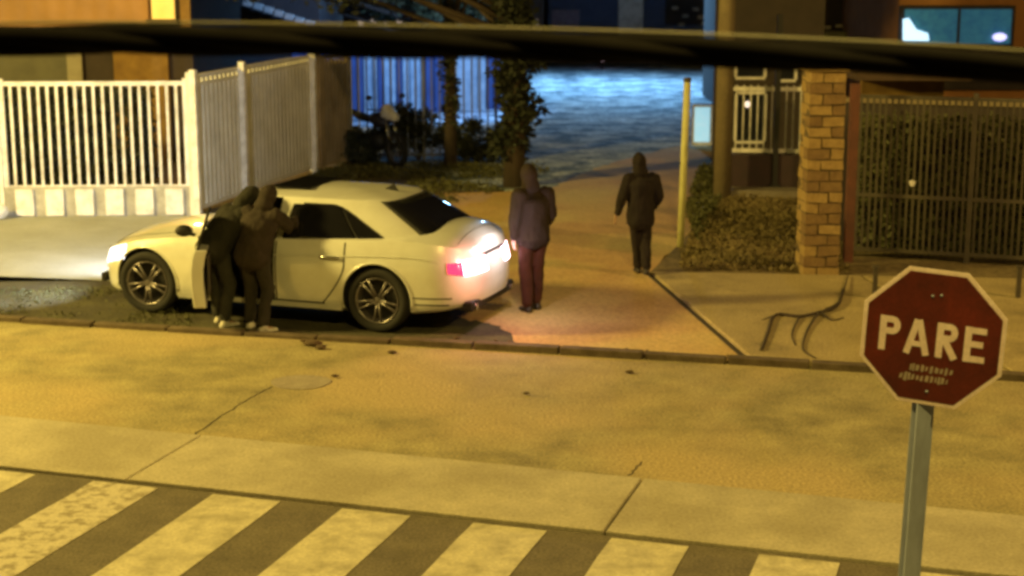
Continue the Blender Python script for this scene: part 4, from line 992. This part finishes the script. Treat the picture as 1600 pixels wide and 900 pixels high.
for px, py, hh, ww, lab in ((655, 250, .95, .55, 'dark round shrub right of the parked motorcycle'), (745, 253, .8, .6, 'low dark shrub between the thin tree and the big tree'), (560, 256, .6, .4, 'small dark shrub left of the parked motorcycle')):
    q = G(px, py); t = thing('shrub', (q.x, q.y, 0), lab, 'shrub', 'shrubs at the foot of the slate railing')
    cl = [((r_.uniform(-ww, ww), r_.uniform(-.2, .2), r_.uniform(.15, hh)), r_.uniform(.18, .30)) for _ in range(14)]
    leaves('foliage', clump_pts(cl, 4200), .09, leafd, t); m_ = MB()
    for c, r0_ in cl[:8]: m_.tube([(0, 0, 0), Vector(c)*.5+Vector((0, 0, .05)), c], [.02, .014, .006], 5)
    m_.build('stems', bark, t)
# scrub on the planting bed, and weeds on the verge
def scrub(name, poly, n, size, m, label, hmax=.25, z0=.03, rnd=r_, thr=-1):
    xs = [p.x for p in poly]; ys = [p.y for p in poly]; pts = []
    def inside(x, y):
        c = False; j = len(poly)-1
        for i in range(len(poly)):
            if (poly[i].y > y) != (poly[j].y > y) and x < (poly[j].x-poly[i].x)*(y-poly[i].y)/(poly[j].y-poly[i].y)+poly[i].x: c = not c
            j = i
        return c
    while len(pts) < n:
        x, y = rnd.uniform(min(xs), max(xs)), rnd.uniform(min(ys), max(ys))
        if not inside(x, y): continue
        k = noise.noise(Vector((x*1.1, y*1.1, 0)))
        if k < thr: 
            if rnd.random() < .93: continue
        pts.append((x, y, z0+hmax*max(.05, .5+k)*rnd.random()**1.5))
    o = leaves(name, pts, size, m, None, .9, rnd); return tag(o, label, 'ground cover', kind='stuff')
scrub('scrub', [G(1062, 425), G(1330, 432), G(1258, 315), G(1142, 313), G(1120, 320), G(1075, 375)], 15000, .06, leafdry, 'dry brown scrub on the bed between the porch and the sidewalk', .10)
scrub('weeds', [G(1090, 385), G(1135, 300), G(1130, 262), G(1095, 262), G(1070, 330)], 5000, .07, leafm, 'olive weeds around the foot of the yellow post', .22)
scrub('grass', [G(400, 333), G(640, 335), G(780, 300), G(860, 268), G(800, 258), G(560, 258), G(500, 270)], 12000, .06, leafm, 'olive grass on the verge behind the car', .16, .005, thr=-.1)
scrub('weeds', [fl-FU*3, flr(300), G(300, 470), G(180, 452), G(-200, 455)], 3500, .035, leafm, 'short weeds on the dark verge in front of the car', .07, .012, thr=.05)
# fallen dry branch at the pavement edge
fb_ = G(1195, 545, SWZ)
t = thing('fallen_branch', (fb_.x, fb_.y, SWZ), 'dry twisted branch lying on the sidewalk below the brick pillar', 'branch')
def bpix(l_): return [G(x, y, SWZ+dz*.5)-Vector((fb_.x, fb_.y, SWZ)) for x, y, dz in l_]
MB().tube(crom(bpix([(1190, 547, .02), (1200, 520, .03), (1212, 492, .04), (1250, 494, .05), (1280, 488, .05), (1308, 478, .04), (1318, 452, .04)]), 5), [.019]*31, 7).build('limb', bark, t, smooth=True)
for l_, w_ in (([(1250, 494, .04), (1238, 520, .02), (1243, 540, .015)], .016), ([(1280, 488, .05), (1262, 515, .03), (1255, 545, .02), (1275, 560, .015)], .02), ([(1290, 484, .05), (1312, 470, .08), (1325, 430, .05)], .024), ([(1212, 492, .03), (1190, 500, .015)], .012), ([(1283, 488, .05), (1300, 500, .02), (1318, 496, .015)], .02)):
    q = crom(bpix(l_), 5); MB().tube(q, list(np.linspace(w_, w_*.3, len(q))*.85), 6).build('twig', bark, t, smooth=True)
# litter and stones along the far road edge, toned dark for mud and kerb shade
stm = mat('rubble_stone', (0.15, 0.10, 0.055), (0.07, 0.05, 0.03), 9, .9, fine=.3)
mb = MB()
for _ in range(620):
    s = r_.uniform(.36, 1.04); p = flr(640).lerp(flr(1340), (s-.36)/.68)+Nn*r_.gauss(.06, .07)+FU*r_.gauss(0, .05); k = r_.uniform(.006, .022)
    mb.ell((p.x, p.y, .015+k*.3), (k*r_.uniform(1, 2), k, k*.6), Matrix.Rotation(r_.uniform(0, 3), 3, 'Z'), 6, 4)
tag(mb.build('rubble', stm), 'loose stones and dirt along the far edge of the road', 'rubble', kind='stuff')
mb = MB()
for px, py, k in ((487, 540, .10), (502, 546, .07), (612, 553, .05), (1225, 550, .05), (822, 617, .035), (984, 584, .05), (475, 535, .05), (828, 744, .03), (523, 590, .04)):
    p = G(px, py)
    o = MB().ell((0, 0, 0), (k, k*.7, k*.35), None, 8, 5); o.v = [(x*(1+.3*r_.uniform(-1, 1)), y*(1+.3*r_.uniform(-1, 1)), z) for x, y, z in o.v]
    o = o.build('stone', stm, None, smooth=True); o.location = (p.x, p.y, .015+k*.15)
    lab = {487: 'largest flat dark clod on the road in front of the car', 502: 'dark clod just right of the largest one on the road', 612: 'small dark clod on the road below the rear wheel', 1225: 'small dark stone at the road edge below the fallen branch',
           822: 'dark stone in the middle of the road right of the manhole cover', 984: 'small stone on the road below the lane mouth', 475: 'small clod just left of the largest one on the road', 828: 'small dark stone on the pale gutter slab', 523: 'small stone beside the manhole cover'}[px]
    tag(o, lab, 'stone', 'stones lying on the road')

# ------------------------------------------------------------------ buildings behind
def house(name, x0px, x1px, Y, ztop, m, label, depth=5.0, roofm=None, cat='house'):
    xa, xb = P(x0px, 60, Y).x, P(x1px, 60, Y).x; t = thing(name, ((xa+xb)/2, Y, 0), label, cat)
    MB().box((0, depth/2, ztop/2), (xb-xa, depth, ztop)).build('wall', m, t)
    if roofm: MB().box((0, depth/2-.2, ztop+.1), (xb-xa+.6, depth+.8, .2)).build('roof', roofm, t)
    return t
def panel(t, x0, x1, y0, y1, Y, m, name='panel', proud=.04, th_=.08, par=None):
    ox = t.location.x; a_, b_ = P(x0, y0, Y), P(x1, y1, Y)
    o = MB().box(((a_.x+b_.x)/2-ox, -proud, (a_.z+b_.z)/2), (b_.x-a_.x, th_, a_.z-b_.z)).build(name, m, par or t, bevel=.01); return o
tan_ = mat('tan_plaster', (0.42, 0.25, 0.11), (0.30, 0.18, 0.08), 1.5, .9, fine=.1); och = mat('ochre_plaster', (0.42, 0.27, 0.07))
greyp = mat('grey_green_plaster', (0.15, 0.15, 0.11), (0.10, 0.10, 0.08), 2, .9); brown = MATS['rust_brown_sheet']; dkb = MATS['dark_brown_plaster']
Y1 = 33.0
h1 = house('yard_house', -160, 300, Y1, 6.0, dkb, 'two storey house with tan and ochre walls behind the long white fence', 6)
panel(h1, -150, 236, -120, 43, Y1, tan_, 'upper_wall', .10, .2)
panel(h1, -150, 128, 60, 128, Y1, greyp, 'shutter', .05, .1); panel(h1, 106, 133, 78, 140, Y1, mat('cream_paint', (.34, .32, .24), (.25, .23, .17), 3, .8), 'door_frame', .12, .06)
panel(h1, 178, 274, 60, 300, Y1, och, 'lower_wall', .08, .16)
pf = panel(h1, 236, 276, -60, 30, Y1, mat('lit_window', (.9, .7, .25), None, 3, .5, emit=(1, .62, .12), estr=.42), 'lit_window', .14, .06)
panel(h1, 232, 280, 30, 36, Y1, brown, 'sill', .2, .16); panel(h1, 280, 300, -60, 44, Y1, och, 'side_wall', .06, .12)
# house with a sloping pale eave
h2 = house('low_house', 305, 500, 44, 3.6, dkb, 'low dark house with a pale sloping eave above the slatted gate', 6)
a_, b_ = P(380, 2, 43.6), P(492, 40, 43.6); ox = h2.location.x
for i in range(7):
    q = a_.lerp(b_, (i+.5)/7); MB().box((q.x-ox, -.4, q.z), (.24, .3, .16), rot=Matrix.Rotation(R(14), 3, 'Y')).build('eave_tile', mat('pale_tile', (.62, .56, .46), (.4, .36, .30), 6, .8), h2, bevel=.02)
for x_ in (338, 352, 366): panel(h2, x_, x_+7, 14, 26, 44, mat('cream_paint', (.34, .32, .24)), 'roof_ornament', .3, .1)
panel(h2, 325, 372, -6, 8, 44, mat('teal_sheet', (.12, .30, .34), (.08, .2, .24), 3, .6), 'window', .1, .05)
# lane end: blue lit buildings
bluew = mat('slate_blue_wall', (.10, .14, .26), (.07, .10, .2), 1.5, .85)
h3 = house('blue_building', 856, 1108, 63, 7, bluew, 'blue lit building closing the far end of the lane', 8)
panel(h3, 967, 1003, -60, 75, 63, whitem, 'pilaster', .15, .3)
panel(h3, 1040, 1106, -40, 38, 63, dkb, 'dark_opening', .1, .12)
for i, (x_, y_) in enumerate(((1050, 10), (1066, 22), (1082, 12), (1096, 34), (1060, 36), (1090, 24))): panel(h3, x_, x_+9, y_, y_+5, 62.9, mat('pale_tile', (.6, .5, .5)), 'vent_block', .2, .08)
panel(h3, 862, 905, 15, 44, 63, mat('violet_grey_sheet', (.35, .30, .42), (.2, .18, .28), 8, .8), 'shutter', .12, .1)
panel(h3, 858, 1110, 78, 96, 63, mat('violet_grey_sheet', (.35, .30, .42)), 'plinth', .14, .2)
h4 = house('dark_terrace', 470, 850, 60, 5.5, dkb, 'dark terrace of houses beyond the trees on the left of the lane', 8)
for i, (x_, y_, w_) in enumerate(((560, 32, 8), (580, 30, 8), (600, 33, 7), (620, 28, 8), (644, 34, 6), (752, 34, 8), (830, 30, 10), (812, 36, 6))): panel(h4, x_, x_+w_, y_, y_+9, 60, mat('dim_lit_pane', (.5, .45, .4), None, 3, .5, emit=(.8, .62, .5), estr=.35), 'window', .06, .06)
panel(h4, 700, 724, 14, 36, 60, mat('violet_lit_pane', (.4, .3, .9), None, 3, .5, emit=(.40, .28, 1.0), estr=.8), 'lit_window', .08, .06)
# tall house right of the pole
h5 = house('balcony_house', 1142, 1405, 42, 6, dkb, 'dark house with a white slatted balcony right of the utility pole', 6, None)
for y_ in (22, 34, 46): panel(h5, 1146, 1200, y_, y_+4, 41.6, whitem, 'balcony_rail', .05, .06)
for x_ in (1146, 1172, 1198): panel(h5, x_, x_+4, -10, 52, 41.55, whitem, 'balcony_post', .1, .06)
bl = panel(h5, 1192, 1224, 12, 48, 41.3, mat('blue_lamp_glare', (.4, .6, 1), (.15, .3, .8), 9, .5, emit=(.35, .55, 1.0), estr=.75), 'glow_panel', .1, .08)  # glowing panel drawn for the glare of a blue lamp
panel(h5, 1236, 1330, 48, 60, 41.8, mat('olive_sheet', (.28, .26, .12), (.16, .15, .08), 4, .8), 'canopy_edge', .3, .5)
for i, (x_, y_, w_) in enumerate(((1262, 44, 14), (1246, 30, 8), (1254, 8, 18), (1286, 40, 10), (1304, 38, 10), (1322, 36, 16), (1340, 22, 6), (1272, 24, 8), (1360, 14, 6))): panel(h5, x_, x_+w_, y_, y_+5, 41.9, mat('pale_tile', (.6, .5, .5)), 'roof_tile', .25, .1)
# shop window at the upper right
h6 = house('corner_shop', 1402, 1800, 36, 7, mat('orange_plaster', (.42, .20, .07), (.30, .14, .05), 2, .9), 'orange plastered corner shop with a teal window at the upper right', 7)
gf = panel(h6, 1404, 1580, 8, 74, 36, black, 'window_frame', .10, .12)
panel(h6, 1411, 1574, 14, 68, 36, mat('teal_window', (.05, .22, .28), (.02, .08, .14), 5, .15, emit=(.04, .20, .34), estr=.30, contrast=(.35, .65)), 'pane', .18, .05, par=gf)
for x_ in (1493,): panel(h6, x_, x_+1.5, 14, 68, 36, black, 'mullion', .215, .03, par=gf)
glow = mat('window_lamp_glow', (.6, .8, 1), None, 3, .5, emit=(.45, .75, 1.0), estr=1.5)
o = MB().add([(P(x_, y_, 35.7)-Vector((h6.location.x, 36, 0))) for x_, y_ in ((1411, 30), (1420, 28), (1432, 46), (1450, 52), (1452, 64), (1411, 64))], [(0, 1, 2, 3, 4, 5)]).build('lit_curtain', glow, gf); s_ = o.modifiers.new('s', 'SOLIDIFY'); s_.thickness = .02
MB().ell(P(1562, 58, 35.7)-Vector((h6.location.x, 36, 0)), (.16, .04, .09)).build('window_lamp', mat('violet_lamp_glow', (.6, .6, 1), None, 3, .5, emit=(.5, .5, 1.0), estr=1.8), gf, smooth=True)
panel(h6, 1404, 1600, 74, 140, 36, dkb, 'lower_wall', .06, .12)
# small garden lantern at the lane end
q = G(941, 108)
t = thing('lantern', (q.x, q.y, 0), 'small pinkish lantern on a short stand at the far end of the lane', 'lantern')
MB().tube([(0, 0, 0), (0, 0, .35)], .05, 8).build('stand', black, t); MB().ell((0, 0, .5), (.14, .14, .2)).build('globe', mat('pink_glow', (1, .7, .8), None, 3, .5, emit=(1, .62, .74), estr=1.1), t, smooth=True)
# pale bin bag at the left edge
q = G(4, 338)
o = MB(); o.ell((0, 0, .12), (.2, .14, .14), None, 14, 10); o.v = [(x*(1+.15*noise.noise(Vector((x*9, y*9, z*9)))), y, max(0, z)*(1+.2*noise.noise(Vector((x*11, z*7, 2))))) for x, y, z in o.v]
o.ell((.02, 0, .27), (.03, .03, .05)); o = o.build('white_sack', mat('white_plastic', (.85, .85, .85), None, 4, .4), None, smooth=True); o.location = (q.x+.02, q.y-.35, .012); tag(o, 'bright white sack on the ground at the foot of the fence corner', 'sack')
